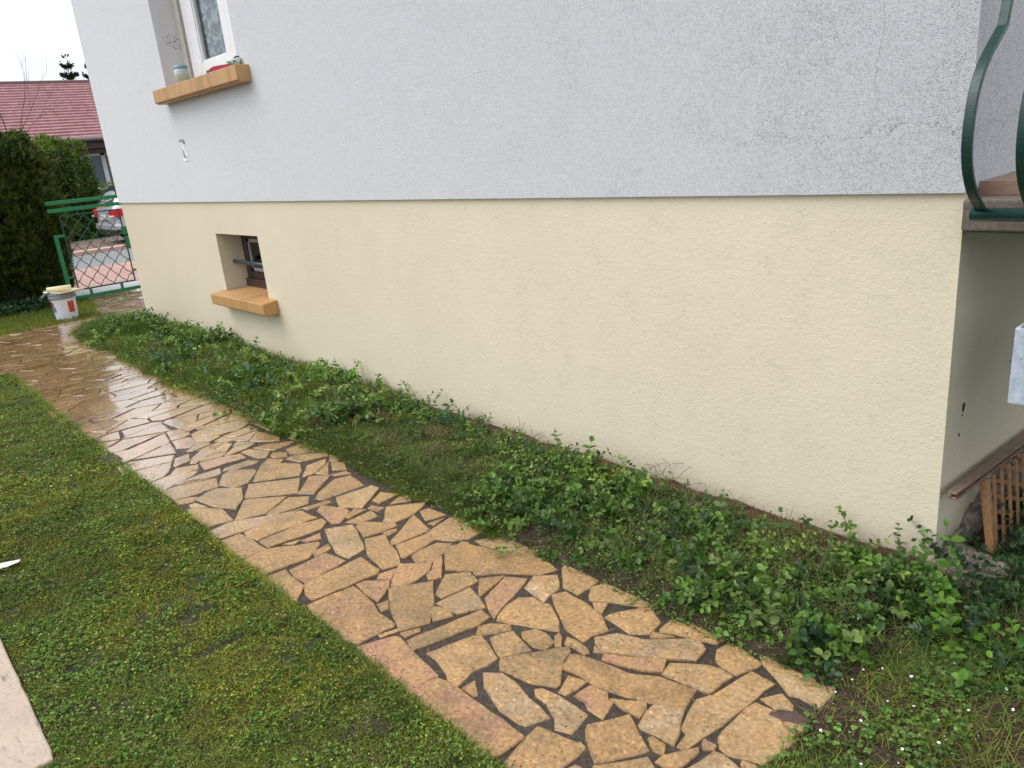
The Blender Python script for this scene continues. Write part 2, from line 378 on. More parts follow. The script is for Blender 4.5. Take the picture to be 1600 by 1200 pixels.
# ---------------------------------------------------------------- crazy paving
STONES=[[(-1.581,-1.652),(-1.58,-1.599),(-1.558,-1.467),(-1.519,-1.467),(-1.394,-1.479),(-1.326,-1.499),(-1.225,-1.497),(-1.217,-1.507),(-1.229,-1.647),(-1.29,-1.666),(-1.359,-1.669),(-1.488,-1.665)],
[(-1.216,-1.57),(-1.197,-1.503),(-1.182,-1.506),(-1.199,-1.572)],
[(-1.168,-1.513),(-1.139,-1.452),(-1.124,-1.46),(-1.135,-1.514)],
[(-1.219,-1.658),(-1.172,-1.537),(-1.148,-1.527),(-1.043,-1.543),(-0.887,-1.562),(-0.897,-1.665),(-0.942,-1.663),(-0.989,-1.672),(-1.076,-1.672),(-1.133,-1.665)],
[(-0.893,-1.669),(-0.88,-1.571),(-0.837,-1.558),(-0.787,-1.555),(-0.676,-1.553),(-0.491,-1.553),(-0.493,-1.639),(-0.507,-1.673),(-0.577,-1.668),(-0.681,-1.663),(-0.729,-1.672),(-0.807,-1.67)],
[(-1.443,-1.381),(-1.347,-1.24),(-1.213,-1.335),(-1.138,-1.407),(-1.178,-1.506),(-1.315,-1.456)],
[(-1.561,-1.451),(-1.558,-1.419),(-1.481,-1.351),(-1.452,-1.37),(-1.394,-1.46),(-1.473,-1.462)],
[(-1.383,-1.469),(-1.372,-1.429),(-1.325,-1.46),(-1.331,-1.487)],
[(-1.536,-1.371),(-1.562,-1.348),(-1.541,-1.28),(-1.491,-1.339)],
[(-1.441,-1.37),(-1.485,-1.338),(-1.563,-1.25),(-1.463,-1.158),(-1.42,-1.205),(-1.408,-1.255),(-1.402,-1.299),(-1.425,-1.353)],
[(-1.271,-1.284),(-1.35,-1.178),(-1.291,-1.103),(-1.21,-1.121),(-1.219,-1.223),(-1.229,-1.286)],
[(-1.401,-1.229),(-1.417,-1.186),(-1.394,-1.163),(-1.343,-1.202),(-1.366,-1.244)],
[(-1.421,-1.19),(-1.473,-1.134),(-1.472,-1.102),(-1.399,-1.159)],
[(-1.216,-1.32),(-1.204,-1.173),(-1.126,-1.191),(-1.056,-1.219),(-1.105,-1.313),(-1.182,-1.317)],
[(-1.204,-1.353),(-1.201,-1.337),(-1.15,-1.316),(-1.106,-1.33),(-1.134,-1.396),(-1.166,-1.381)],
[(-1.132,-1.186),(-1.22,-1.11),(-1.162,-1.032),(-1.145,-1.096),(-1.126,-1.176)],
[(-1.269,-1.097),(-1.2,-1.048),(-1.174,-1.033),(-1.247,-1.106)],
[(-1.106,-1.182),(-1.153,-1.035),(-1.078,-0.992),(-1.04,-1.082),(-1.015,-1.168),(-0.983,-1.242),(-1.037,-1.22)],
[(-1.489,-1.072),(-1.514,-1.036),(-1.478,-0.973),(-1.332,-0.934),(-1.2,-0.86),(-1.085,-0.86),(-1.036,-0.874),(-1.059,-0.943),(-1.147,-1.007),(-1.28,-1.09),(-1.372,-1.156),(-1.429,-1.12)],
[(-1.467,-0.93),(-1.438,-0.877),(-1.377,-0.835),(-1.24,-0.804),(-1.184,-0.846),(-1.268,-0.897),(-1.407,-0.939)],
[(-1.688,-1.02),(-1.722,-0.876),(-1.693,-0.776),(-1.514,-0.764),(-1.499,-0.862),(-1.499,-0.933),(-1.539,-0.994),(-1.609,-1.032)],
[(-1.493,-1.008),(-1.503,-0.971),(-1.474,-0.959),(-1.474,-1.011)],
[(-1.589,-1.174),(-1.58,-1.048),(-1.521,-1.008),(-1.493,-1.064),(-1.465,-1.151),(-1.517,-1.198),(-1.564,-1.186)],
[(-1.699,-1.174),(-1.675,-1.023),(-1.602,-1.038),(-1.58,-1.207),(-1.599,-1.215)],
[(-1.749,-1.168),(-1.866,-0.963),(-1.7,-0.997),(-1.693,-1.016),(-1.704,-1.155),(-1.717,-1.184)],
[(-1.11,-1.526),(-1.112,-1.494),(-1.055,-1.24),(-0.998,-1.246),(-0.992,-1.307),(-1.052,-1.536)],
[(-0.965,-1.243),(-0.986,-1.219),(-1.009,-1.163),(-1.012,-1.098),(-0.971,-1.061),(-0.932,-1.066),(-0.89,-1.054),(-0.8,-1.102),(-0.757,-1.145),(-0.841,-1.185),(-0.927,-1.227)],
[(-1.044,-1.039),(-1.075,-0.961),(-1.011,-0.899),(-0.937,-0.96),(-0.935,-1.009),(-0.918,-1.06),(-0.951,-1.053),(-0.981,-1.051)],
[(-0.93,-1.008),(-0.903,-0.964),(-0.796,-0.966),(-0.705,-0.989),(-0.632,-1.037),(-0.656,-1.097),(-0.652,-1.138),(-0.749,-1.123),(-0.838,-1.069)],
[(-1.033,-0.847),(-1.033,-0.817),(-0.964,-0.77),(-0.862,-0.823),(-0.853,-0.88),(-0.856,-0.946),(-0.931,-0.946)],
[(-0.962,-1.337),(-0.99,-1.305),(-0.97,-1.267),(-0.909,-1.228),(-0.887,-1.249),(-0.942,-1.33)],
[(-0.906,-1.327),(-0.904,-1.305),(-0.874,-1.25),(-0.75,-1.281),(-0.798,-1.37),(-0.827,-1.363)],
[(-0.85,-1.232),(-0.827,-1.189),(-0.782,-1.182),(-0.73,-1.198),(-0.719,-1.244),(-0.761,-1.261),(-0.825,-1.25)],
[(-0.708,-1.215),(-0.748,-1.175),(-0.749,-1.154),(-0.726,-1.164),(-0.692,-1.202)],
[(-0.696,-1.183),(-0.711,-1.152),(-0.678,-1.145),(-0.625,-1.151),(-0.601,-1.166),(-0.607,-1.181)],
[(-1.005,-1.517),(-0.997,-1.488),(-0.962,-1.352),(-0.942,-1.335),(-0.887,-1.348),(-0.81,-1.376),(-0.809,-1.424),(-0.82,-1.468),(-0.801,-1.552),(-0.839,-1.556),(-0.875,-1.537),(-0.947,-1.517)],
[(-0.789,-1.386),(-0.795,-1.377),(-0.754,-1.306),(-0.674,-1.19),(-0.653,-1.197),(-0.631,-1.255),(-0.568,-1.333),(-0.57,-1.35),(-0.638,-1.388),(-0.721,-1.402),(-0.756,-1.413)],
[(-0.788,-1.455),(-0.743,-1.418),(-0.676,-1.415),(-0.598,-1.435),(-0.548,-1.439),(-0.493,-1.454),(-0.521,-1.521),(-0.544,-1.528),(-0.625,-1.531),(-0.733,-1.497)],
[(-0.785,-1.544),(-0.78,-1.497),(-0.723,-1.533),(-0.728,-1.544)],
[(-0.613,-1.398),(-0.6,-1.38),(-0.538,-1.369),(-0.469,-1.368),(-0.42,-1.371),(-0.402,-1.456),(-0.449,-1.476),(-0.478,-1.447),(-0.54,-1.42),(-0.59,-1.416)],
[(-0.548,-1.359),(-0.578,-1.285),(-0.515,-1.267),(-0.525,-1.355)],
[(-0.504,-1.339),(-0.5,-1.279),(-0.439,-1.262),(-0.416,-1.285),(-0.398,-1.287),(-0.377,-1.355),(-0.434,-1.355),(-0.462,-1.338)],
[(-0.464,-1.664),(-0.484,-1.584),(-0.497,-1.497),(-0.455,-1.487),(-0.346,-1.464),(-0.336,-1.501),(-0.338,-1.572),(-0.329,-1.613),(-0.428,-1.704)],
[(-0.617,-1.276),(-0.643,-1.211),(-0.626,-1.2),(-0.588,-1.185),(-0.447,-1.158),(-0.364,-1.108),(-0.25,-1.085),(-0.229,-1.169),(-0.259,-1.189),(-0.34,-1.225),(-0.415,-1.252),(-0.487,-1.269),(-0.55,-1.264)],
[(-0.413,-1.282),(-0.326,-1.223),(-0.31,-1.242),(-0.304,-1.282),(-0.355,-1.288)],
[(-0.387,-1.418),(-0.396,-1.4),(-0.332,-1.289),(-0.289,-1.314),(-0.209,-1.361),(-0.209,-1.371),(-0.284,-1.491),(-0.362,-1.441)],
[(-0.281,-1.502),(-0.273,-1.491),(-0.194,-1.382),(-0.152,-1.402),(-0.247,-1.543)],
[(-0.285,-1.31),(-0.303,-1.252),(-0.303,-1.206),(-0.25,-1.183),(-0.226,-1.175),(-0.206,-1.219),(-0.184,-1.254),(-0.167,-1.304),(-0.225,-1.307),(-0.274,-1.316)],
[(-0.237,-1.327),(-0.232,-1.315),(-0.189,-1.314),(-0.168,-1.347),(-0.198,-1.355)],
[(-0.168,-1.38),(-0.169,-1.353),(-0.115,-1.269),(-0.104,-1.28),(-0.109,-1.335),(-0.113,-1.364),(-0.143,-1.38)],
[(-0.161,-1.298),(-0.167,-1.255),(-0.172,-1.244),(-0.191,-1.24),(-0.214,-1.175),(-0.228,-1.116),(-0.202,-1.065),(-0.174,-0.908),(-0.097,-0.91),(-0.112,-1.092),(-0.138,-1.295)],
[(-0.366,-1.096),(-0.379,-1.039),(-0.337,-1.003),(-0.287,-0.971),(-0.252,-0.959),(-0.203,-0.965),(-0.211,-1.072),(-0.254,-1.08)],
[(-0.547,-1.167),(-0.563,-1.137),(-0.496,-1.099),(-0.398,-1.033),(-0.371,-1.088),(-0.423,-1.121),(-0.503,-1.15)],
[(-0.642,-1.093),(-0.603,-1.032),(-0.519,-1.001),(-0.469,-0.961),(-0.407,-0.905),(-0.373,-0.889),(-0.336,-0.911),(-0.326,-0.977),(-0.393,-1.02),(-0.48,-1.079),(-0.573,-1.134),(-0.619,-1.115)],
[(-0.598,-1.151),(-0.618,-1.124),(-0.575,-1.135)],
[(-0.29,-0.923),(-0.31,-0.888),(-0.301,-0.84),(-0.262,-0.833),(-0.171,-0.857),(-0.168,-0.867),(-0.201,-0.951),(-0.246,-0.947),(-0.274,-0.941)],
[(-0.512,-0.917),(-0.516,-0.855),(-0.454,-0.795),(-0.37,-0.803),(-0.321,-0.831),(-0.33,-0.863),(-0.389,-0.887),(-0.455,-0.904),(-0.501,-0.93)],
[(-0.512,-0.968),(-0.515,-0.948),(-0.449,-0.923),(-0.473,-0.955),(-0.503,-0.974)],
[(-0.696,-0.986),(-0.69,-0.951),(-0.643,-0.879),(-0.608,-0.839),(-0.569,-0.863),(-0.532,-0.884),(-0.519,-0.959),(-0.568,-1.002),(-0.648,-0.99)],
[(-0.797,-0.946),(-0.821,-0.925),(-0.855,-0.877),(-0.837,-0.836),(-0.739,-0.772),(-0.647,-0.795),(-0.617,-0.818),(-0.627,-0.855),(-0.724,-0.901),(-0.787,-0.937)],
[(-0.781,-0.948),(-0.735,-0.921),(-0.714,-0.976),(-0.747,-0.975)],
[(-0.198,-0.823),(-0.201,-0.783),(-0.142,-0.755),(-0.078,-0.763),(-0.035,-0.75),(0.029,-0.742),(0.036,-0.794),(0.047,-0.841),(0.05,-0.893),(0.044,-0.922),(-0.015,-0.917),(-0.04,-0.928),(-0.107,-0.886),(-0.173,-0.853)],
[(-0.091,-0.992),(-0.059,-0.938),(-0.043,-0.944),(-0.012,-0.959),(-0.006,-0.975),(-0.041,-1.002)],
[(-0.098,-1.202),(-0.103,-1.166),(-0.103,-1.116),(-0.104,-1.053),(-0.095,-1.017),(-0.076,-1.017),(-0.035,-1.012),(-0.011,-1.032),(0.03,-1.054),(0.047,-1.061),(0.056,-1.086),(0.037,-1.203),(0.002,-1.215),(-0.045,-1.235),(-0.074,-1.228)],
[(-0.025,-1.009),(0.017,-0.987),(0.053,-0.995),(0.054,-1.024),(0.046,-1.052),(0.005,-1.039)],
[(-0.118,-1.244),(-0.123,-1.23),(-0.086,-1.229),(-0.082,-1.245),(-0.103,-1.264)],
[(-0.099,-1.353),(-0.081,-1.246),(-0.054,-1.24),(0.008,-1.254),(0.018,-1.298),(-0.076,-1.385)],
[(-0.004,-1.239),(-0.006,-1.227),(0.027,-1.219),(0.043,-1.227),(0.012,-1.251)],
[(-0.37,-1.473),(-0.365,-1.462),(-0.34,-1.466),(-0.333,-1.512),(-0.337,-1.53),(-0.37,-1.488)],
[(-0.321,-1.548),(-0.315,-1.531),(-0.289,-1.528),(-0.293,-1.585)],
[(-1.733,-1.582),(-1.731,-1.326),(-1.583,-1.33),(-1.565,-1.353),(-1.596,-1.619),(-1.625,-1.621),(-1.663,-1.618)],
[(-1.876,-1.576),(-1.881,-1.406),(-1.76,-1.385),(-1.748,-1.416),(-1.737,-1.579),(-1.815,-1.587)],
[(-1.909,-1.685),(-1.899,-1.585),(-1.842,-1.591),(-1.719,-1.593),(-1.646,-1.665),(-1.664,-1.676),(-1.822,-1.678)],
[(-2.115,-1.671),(-2.123,-1.554),(-1.997,-1.376),(-1.977,-1.382),(-1.908,-1.476),(-1.937,-1.685),(-2.046,-1.679)],
[(-2.376,-1.679),(-2.368,-1.58),(-2.305,-1.565),(-2.122,-1.559),(-2.136,-1.667),(-2.22,-1.675)],
[(-2.503,-1.676),(-2.521,-1.568),(-2.417,-1.391),(-2.369,-1.399),(-2.371,-1.536),(-2.399,-1.675)],
[(-2.358,-1.561),(-2.405,-1.376),(-2.34,-1.28),(-2.216,-1.267),(-2.235,-1.404),(-2.237,-1.548),(-2.305,-1.565)],
[(-2.215,-1.551),(-2.222,-1.351),(-2.187,-1.257),(-2.142,-1.259),(-2.1,-1.309),(-2.132,-1.55)],
[(-2.106,-1.492),(-2.08,-1.424),(-2.066,-1.46)],
[(-2.071,-1.424),(-2.066,-1.333),(-2.015,-1.356),(-2.037,-1.408)],
[(-1.93,-1.441),(-1.943,-1.361),(-1.898,-1.372),(-1.885,-1.451)],
[(-2.089,-1.3),(-2.024,-1.194),(-1.949,-1.213),(-1.783,-1.279),(-1.767,-1.367),(-1.85,-1.376),(-1.971,-1.343)],
[(-1.99,-1.194),(-2.011,-1.16),(-1.878,-1.063),(-1.843,-1.071),(-1.846,-1.138),(-1.87,-1.225)],
[(-1.85,-1.146),(-1.831,-1.084),(-1.811,-1.092),(-1.802,-1.146)],
[(-1.858,-1.231),(-1.819,-1.15),(-1.73,-1.183),(-1.655,-1.197),(-1.556,-1.249),(-1.582,-1.319),(-1.725,-1.296)],
[(-2.517,-1.541),(-2.699,-1.417),(-2.695,-1.393),(-2.558,-1.254),(-2.468,-1.408)],
[(-2.458,-1.405),(-2.545,-1.25),(-2.466,-1.176),(-2.397,-1.218),(-2.413,-1.378)],
[(-2.409,-1.385),(-2.372,-1.252),(-2.372,-1.273),(-2.389,-1.384)],
[(-2.836,-1.646),(-2.825,-1.616),(-2.698,-1.525),(-2.532,-1.539),(-2.564,-1.647),(-2.643,-1.664),(-2.765,-1.658)],
[(-2.922,-1.575),(-2.964,-1.492),(-2.966,-1.449),(-2.859,-1.353),(-2.722,-1.407),(-2.627,-1.484),(-2.768,-1.548)],
[(-3.174,-1.66),(-3.184,-1.589),(-3.107,-1.392),(-2.982,-1.431),(-2.986,-1.546),(-3.012,-1.649)],
[(-3.004,-1.652),(-2.981,-1.589),(-2.946,-1.551),(-2.902,-1.587),(-2.936,-1.655)],
[(-2.887,-1.618),(-2.885,-1.589),(-2.778,-1.564),(-2.852,-1.626)],
[(-2.716,-1.403),(-2.869,-1.316),(-2.712,-1.098),(-2.546,-1.194),(-2.647,-1.308)],
[(-2.892,-1.278),(-3.051,-1.166),(-3.022,-1.085),(-2.901,-1.006),(-2.797,-1.044),(-2.754,-1.082),(-2.875,-1.269)],
[(-3.004,-1.417),(-3.125,-1.351),(-3.157,-1.293),(-3.053,-1.2),(-3.015,-1.205),(-2.895,-1.305),(-2.903,-1.377)],
[(-2.54,-1.198),(-2.696,-1.054),(-2.612,-0.976),(-2.471,-1.146)],
[(-2.708,-1.088),(-2.841,-0.995),(-2.842,-0.878),(-2.784,-0.904),(-2.71,-1.005)],
[(-2.413,-1.171),(-2.465,-1.127),(-2.547,-0.989),(-2.521,-0.909),(-2.353,-0.927),(-2.369,-1.146)],
[(-2.336,-1.098),(-2.31,-0.907),(-2.254,-0.902),(-2.129,-1.077),(-2.22,-1.143)],
[(-2.374,-1.262),(-2.349,-1.135),(-2.312,-1.134),(-2.335,-1.25)],
[(-2.283,-1.23),(-2.317,-1.191),(-2.186,-1.13),(-2.148,-1.131),(-2.081,-1.223),(-2.103,-1.252),(-2.172,-1.244)],
[(-2.111,-1.179),(-2.151,-1.107),(-2.098,-1.074),(-2.088,-1.166)],
[(-2.067,-1.2),(-2.075,-1.061),(-1.998,-1.072),(-2.013,-1.169)],
[(-2.112,-1.059),(-2.121,-1.032),(-2.049,-1.005),(-2.046,-1.046)],
[(-1.936,-1.084),(-2.047,-0.996),(-1.931,-0.847),(-1.878,-0.953),(-1.879,-1.052)],
[(-2.158,-1.003),(-2.204,-0.928),(-2.116,-0.881),(-2.104,-0.993)],
[(-2.06,-0.964),(-2.094,-0.884),(-2.054,-0.847),(-2.008,-0.879)],
[(-1.877,-0.92),(-1.872,-0.878),(-1.75,-0.866),(-1.775,-0.96)],
[(-1.746,-0.97),(-1.731,-0.88),(-1.713,-0.961)],
[(-3.187,-1.661),(-3.249,-1.672),(-3.358,-1.668),(-3.386,-1.519),(-3.302,-1.417),(-3.263,-1.454)],
[(-3.217,-1.583),(-3.237,-1.441),(-3.227,-1.322),(-3.153,-1.346),(-3.14,-1.379),(-3.2,-1.509)],
[(-3.358,-1.556),(-3.453,-1.485),(-3.402,-1.379),(-3.331,-1.406),(-3.348,-1.511)],
[(-3.412,-1.369),(-3.387,-1.257),(-3.339,-1.157),(-3.252,-1.159),(-3.269,-1.258),(-3.275,-1.388),(-3.326,-1.385)],
[(-3.182,-1.328),(-3.209,-1.306),(-3.206,-1.167),(-3.141,-1.131),(-3.122,-1.157),(-3.135,-1.268)],
[(-3.355,-1.144),(-3.359,-1.099),(-3.234,-1.02),(-3.15,-1.085),(-3.176,-1.121)],
[(-3.061,-1.167),(-3.125,-1.084),(-3.039,-1.028),(-3.008,-1.068)],
[(-3.159,-1.056),(-3.197,-1.019),(-3.13,-0.971),(-3.063,-0.998),(-3.109,-1.055)],
[(-3.034,-1.018),(-3.045,-0.964),(-2.916,-0.818),(-2.867,-0.845),(-2.921,-0.99)],
[(-3.175,-0.949),(-3.18,-0.765),(-3.037,-0.77),(-2.936,-0.807),(-3.086,-0.968)],
[(-3.365,-1.066),(-3.348,-0.979),(-3.256,-0.857),(-3.231,-0.908),(-3.219,-1.003)],
[(-3.501,-1.03),(-3.607,-0.925),(-3.403,-0.875),(-3.343,-0.911),(-3.431,-0.992)],
[(-3.497,-0.84),(-3.414,-0.75),(-3.213,-0.78),(-3.224,-0.834),(-3.343,-0.852)],
[(-3.778,-0.874),(-3.66,-0.771),(-3.495,-0.777),(-3.522,-0.858),(-3.604,-0.873)],
[(-3.737,-1.096),(-3.764,-0.907),(-3.65,-0.905),(-3.644,-1.052)],
[(-3.459,-1.404),(-3.535,-1.364),(-3.602,-1.292),(-3.511,-1.182),(-3.483,-1.29),(-3.428,-1.381)],
[(-3.388,-1.233),(-3.483,-1.132),(-3.43,-1.018),(-3.392,-1.097),(-3.377,-1.213)],
[(-3.555,-1.213),(-3.606,-1.143),(-3.545,-1.119),(-3.49,-1.167)],
[(-3.94,-1.34),(-3.922,-1.247),(-3.803,-1.203),(-3.716,-1.31),(-3.777,-1.372)],
[(-2.796,-0.879),(-2.879,-0.826),(-2.769,-0.826),(-2.736,-0.869)],
[(-2.7,-1.011),(-2.793,-0.883),(-2.63,-0.978)],
[(-2.758,-0.892),(-2.706,-0.837),(-2.603,-0.885),(-2.66,-0.937)],
[(-2.616,-0.974),(-2.586,-0.895),(-2.535,-0.895),(-2.577,-0.96)],
[(-3.925,-1.22),(-3.743,-1.113),(-3.703,-1.204),(-3.82,-1.247)],
[(-3.506,-1.483),(-3.61,-1.436),(-3.624,-1.355),(-3.497,-1.39),(-3.475,-1.477)]]

def area(p): return .5*sum(p[i][0]*p[(i+1) % len(p)][1]-p[(i+1) % len(p)][0]*p[i][1] for i in range(len(p)))
def inside(p, x, y):
    r = False; n = len(p)
    for i in range(n):
        x1, y1 = p[i]; x2, y2 = p[(i+1) % n]
        if (y1 > y) != (y2 > y) and x < (x2-x1)*(y-y1)/(y2-y1)+x1: r = not r
    return r
STONES = [q if area(q) > 0 else q[::-1] for q in STONES]
def grow(q, d):
    out = []; n = len(q)
    for i in range(n):
        a, b, c = q[i-1], q[i], q[(i+1) % n]; l1 = math.dist(a, b); l2 = math.dist(b, c)
        n1 = ((b[1]-a[1])/l1, -(b[0]-a[0])/l1); n2 = ((c[1]-b[1])/l2, -(c[0]-b[0])/l2); m = (n1[0]+n2[0], n1[1]+n2[1]); L = max(.8, m[0]**2+m[1]**2)
        out.append((b[0]+m[0]*2*d/L, b[1]+m[1]*2*d/L))
    return out
STONES = [grow(q, .0022) for q in STONES]
REG = [[(-9.42, -1.72), (.03, -1.68), (.05, -.60), (-9.42, -.60)], [(-9.42, -6), (-7.18, -6), (-7.12, -1.72), (-9.42, -1.72)], [(-11.15, -.22), (-8.60, -.22), (-8.60, 3.2), (-11.15, 3.2)], [(-9.42, -.62), (-8.60, -.62), (-8.60, -.2), (-9.42, -.2)]]
def clip(poly, px, py, nx, ny):
    out = []; n = len(poly)
    for i in range(n):
        a, b = poly[i], poly[(i+1) % n]; da = (a[0]-px)*nx+(a[1]-py)*ny; db = (b[0]-px)*nx+(b[1]-py)*ny
        if da <= 0: out.append(a)
        if (da < 0) != (db < 0) and abs(da-db) > 1e-12:
            t = da/(da-db); out.append((a[0]+(b[0]-a[0])*t, a[1]+(b[1]-a[1])*t))
    return out
seeds = []; block = []
for q in STONES:
    cx = sum(p[0] for p in q)/len(q); cy = sum(p[1] for p in q)/len(q); block.append((cx, cy))
    for p in q: block.append((cx+(p[0]-cx)*.86, cy+(p[1]-cy)*.86))
sp = .172
gx = np.arange(-11.3, .3, .132); gy = np.arange(-6.1, 3.4, .235); KA = 1.7
for i, x in enumerate(gx):
    for j, y in enumerate(gy):
        X_ = x+random.uniform(-.48, .48)*.132+(j % 2)*.066; Y_ = y+random.uniform(-.48, .48)*.235
        if random.random() < .12: continue
        if not any(inside(r, X_, Y_) for r in REG): continue
        if X_ > -3.55 and not (Y_ < -1.25 and X_ > -.42 and X_-.55*(Y_+1.25) > .0) : 
            if X_ > -3.05: continue
        if any(inside(q, X_, Y_) for q in STONES): continue
        seeds.append((X_, Y_))
allp = seeds
AN = 1.0
cells = []
for i, (x, y) in enumerate(seeds):
    th = random.uniform(0, math.pi)
    poly = [(x-.4, y-.4), (x+.4, y-.4), (x+.4, y+.4), (x-.4, y+.4)]
    near = sorted(((px-x)**2*KA**2+(py-y)**2, px, py) for k, (px, py) in enumerate(allp) if k != i and abs(px-x) < .8 and abs(py-y) < .8)[:26]
    g = random.uniform(.003, .008)
    for q in STONES:
        if abs(q[0][0]-x) > .7 or abs(q[0][1]-y) > .7: continue
        best = max(((((x-q[k][0])*(q[(k+1) % len(q)][1]-q[k][1])-(y-q[k][1])*(q[(k+1) % len(q)][0]-q[k][0]))/max(1e-6, math.dist(q[k], q[(k+1) % len(q)]))), k) for k in range(len(q)))
        dd, k = best; p0, p1 = q[k], q[(k+1) % len(q)]; L = math.dist(p0, p1); nx, ny = (p1[1]-p0[1])/L, -(p1[0]-p0[0])/L
        if poly: poly = clip(poly, p0[0]+nx*g*1.5, p0[1]+ny*g*1.5, -nx, -ny)
    for d2, px, py in near:
        if len(poly) < 3: break
        if d2 < 1e-9: continue
        nx, ny = (px-x)*KA**2, (py-y); d = math.hypot(nx, ny); nx /= d; ny /= d
        poly = clip(poly, (x+px)/2-nx*g, (y+py)/2-ny*g, nx, ny)
        if len(poly) < 3: break
    for r in REG[:1]:
        if inside(r, x, y):
            jt = random.uniform(-.03, .03)
            poly = clip(poly, 0, -1.70+jt if x > -7.1 else -99, 0, -1); poly = clip(poly, 0.03, 0, 1, 0) if poly else poly
    if inside(REG[1], x, y): poly = clip(poly, -7.15+random.uniform(-.04, .04), 0, 1, 0)
    if len(poly) < 3: continue
    # drop very short edges, cut an occasional corner
    q = [poly[0]]
    for p in poly[1:]:
        if math.dist(p, q[-1]) > .025: q.append(p)
    if math.dist(q[0], q[-1]) < .025: q.pop()
    if len(q) < 3 or abs(area(q)) < .0014: continue
    cells.append(q if area(q) > 0 else q[::-1])
def gap_to(q, x, y):
    return max(((x-q[k][0])*(q[(k+1) % len(q)][1]-q[k][1])-(y-q[k][1])*(q[(k+1) % len(q)][0]-q[k][0]))/max(1e-6, math.dist(q[k], q[(k+1) % len(q)])) for k in range(len(q)))
for x in np.arange(-7.0, -3.0, .045):       # fill what the cells left open
    for y in np.arange(-1.66, -.70, .045):
        X_ = x+random.uniform(-.01, .01); Y_ = y+random.uniform(-.01, .01)
        near = [q for q in STONES+cells if abs(q[0][0]-X_) < .6 and abs(q[0][1]-Y_) < .6]
        if any(gap_to(q, X_, Y_) < .022 for q in near): continue
        poly = [(X_-.16, Y_-.2), (X_+.16, Y_-.2), (X_+.16, Y_+.2), (X_-.16, Y_+.2)]; g = .006
        for q in near:
            best = max(((((X_-q[k][0])*(q[(k+1) % len(q)][1]-q[k][1])-(Y_-q[k][1])*(q[(k+1) % len(q)][0]-q[k][0]))/max(1e-6, math.dist(q[k], q[(k+1) % len(q)]))), k) for k in range(len(q)))
            p0, p1 = q[best[1]], q[(best[1]+1) % len(q)]; L = max(1e-6, math.dist(p0, p1)); nx, ny = (p1[1]-p0[1])/L, -(p1[0]-p0[0])/L
            if len(poly) > 2: poly = clip(poly, p0[0]+nx*g, p0[1]+ny*g, -nx, -ny)
        if len(poly) > 2: poly = clip(poly, 0, -1.69, 0, -1)
        if len(poly) > 2 and abs(area(poly)) > .0016: cells.append(poly if area(poly) > 0 else poly[::-1])
def rough_edge(q, amp):
    out = []
    for i in range(len(q)):
        a, b = q[i], q[(i+1) % len(q)]; L = math.dist(a, b); n = max(1, int(L/.045))
        for k in range(n):
            t = k/n; x = a[0]+(b[0]-a[0])*t; y = a[1]+(b[1]-a[1])*t
            s = amp*(.35 if k == 0 else 1)
            out.append((x+random.uniform(-s, s), y+random.uniform(-s, s)))
    return out
PAL = [(.37,.22,.10),(.40,.25,.115),(.32,.195,.09),(.38,.22,.12),(.37,.19,.125),(.41,.27,.14),(.27,.175,.09),(.42,.26,.12),(.34,.23,.115),(.44,.31,.17),(.38,.21,.145),(.42,.30,.19)]
pm = []; Vs = []; Fs = []; Cs = []
def add_stone(q, far):
    c = np.array(random.choice(PAL))*random.uniform(.70, 1.16)
    if far: c = c*np.array((.92, .90, .92))
    k = len(Vs); e = rough_edge(q, .0035 if not far else .004); n = len(e)
    cx = sum(p[0] for p in e)/n; cy = sum(p[1] for p in e)/n
    zt = .0125+random.uniform(-.0025, .003); tx, ty = random.uniform(-.01, .01), random.uniform(-.01, .01)
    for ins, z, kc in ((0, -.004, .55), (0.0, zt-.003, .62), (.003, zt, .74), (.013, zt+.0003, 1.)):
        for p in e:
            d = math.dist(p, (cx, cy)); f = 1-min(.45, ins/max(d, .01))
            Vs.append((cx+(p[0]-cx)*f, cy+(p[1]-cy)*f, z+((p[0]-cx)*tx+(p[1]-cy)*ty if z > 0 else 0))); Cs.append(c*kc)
    for a in (0, 1, 2):
        for i in range(n): Fs.append((k+a*n+i, k+a*n+(i+1) % n, k+(a+1)*n+(i+1) % n, k+(a+1)*n+i))
    tri = tessellate_polygon([[Vector((Vs[k+3*n+i][0], Vs[k+3*n+i][1], 0)) for i in range(n)]])
    for t in tri:
        a, b, c3 = (Vs[k+3*n+i] for i in t)
        if (b[0]-a[0])*(c3[1]-a[1])-(b[1]-a[1])*(c3[0]-a[0]) < 0: t = (t[0], t[2], t[1])
        Fs.append(tuple(k+3*n+i for i in t))
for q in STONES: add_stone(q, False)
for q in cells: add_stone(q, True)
nst = len(Fs)
# bedding under the stones
k = len(Vs)
bed = [[(-7.15, -1.69), (.045, -1.655), (.035, -.55), (-7.15, -.55)], [(-9.4, -6), (-7.15, -6), (-7.15, -.2), (-9.4, -.2)], [(-11.12, -.2), (-8.66, -.2), (-8.66, 3.2), (-11.12, 3.2)]]
for r in bed:
    k = len(Vs); Vs += [(x, y, .0075) for x, y in r]; Cs += [np.array((.1, .06, .04))]*4; Fs.append((k, k+1, k+2, k+3))
me = bpy.data.meshes.new('path'); me.from_pydata(Vs, [], Fs); me.materials.append(M_STONE); me.materials.append(M_MORTAR)
me.polygons.foreach_set('material_index', [0]*nst+[1]*(len(Fs)-nst))
ca = me.color_attributes.new('Col', 'FLOAT_COLOR', 'POINT'); ca.data.foreach_set('color', np.c_[np.array(Cs), np.ones(len(Vs))].astype(np.float32).ravel())
me.update(); path = bpy.data.objects.new('path', me); COL.objects.link(path); tag(path, 'wet crazy paving path of ochre and pink flagstones', kind='structure')

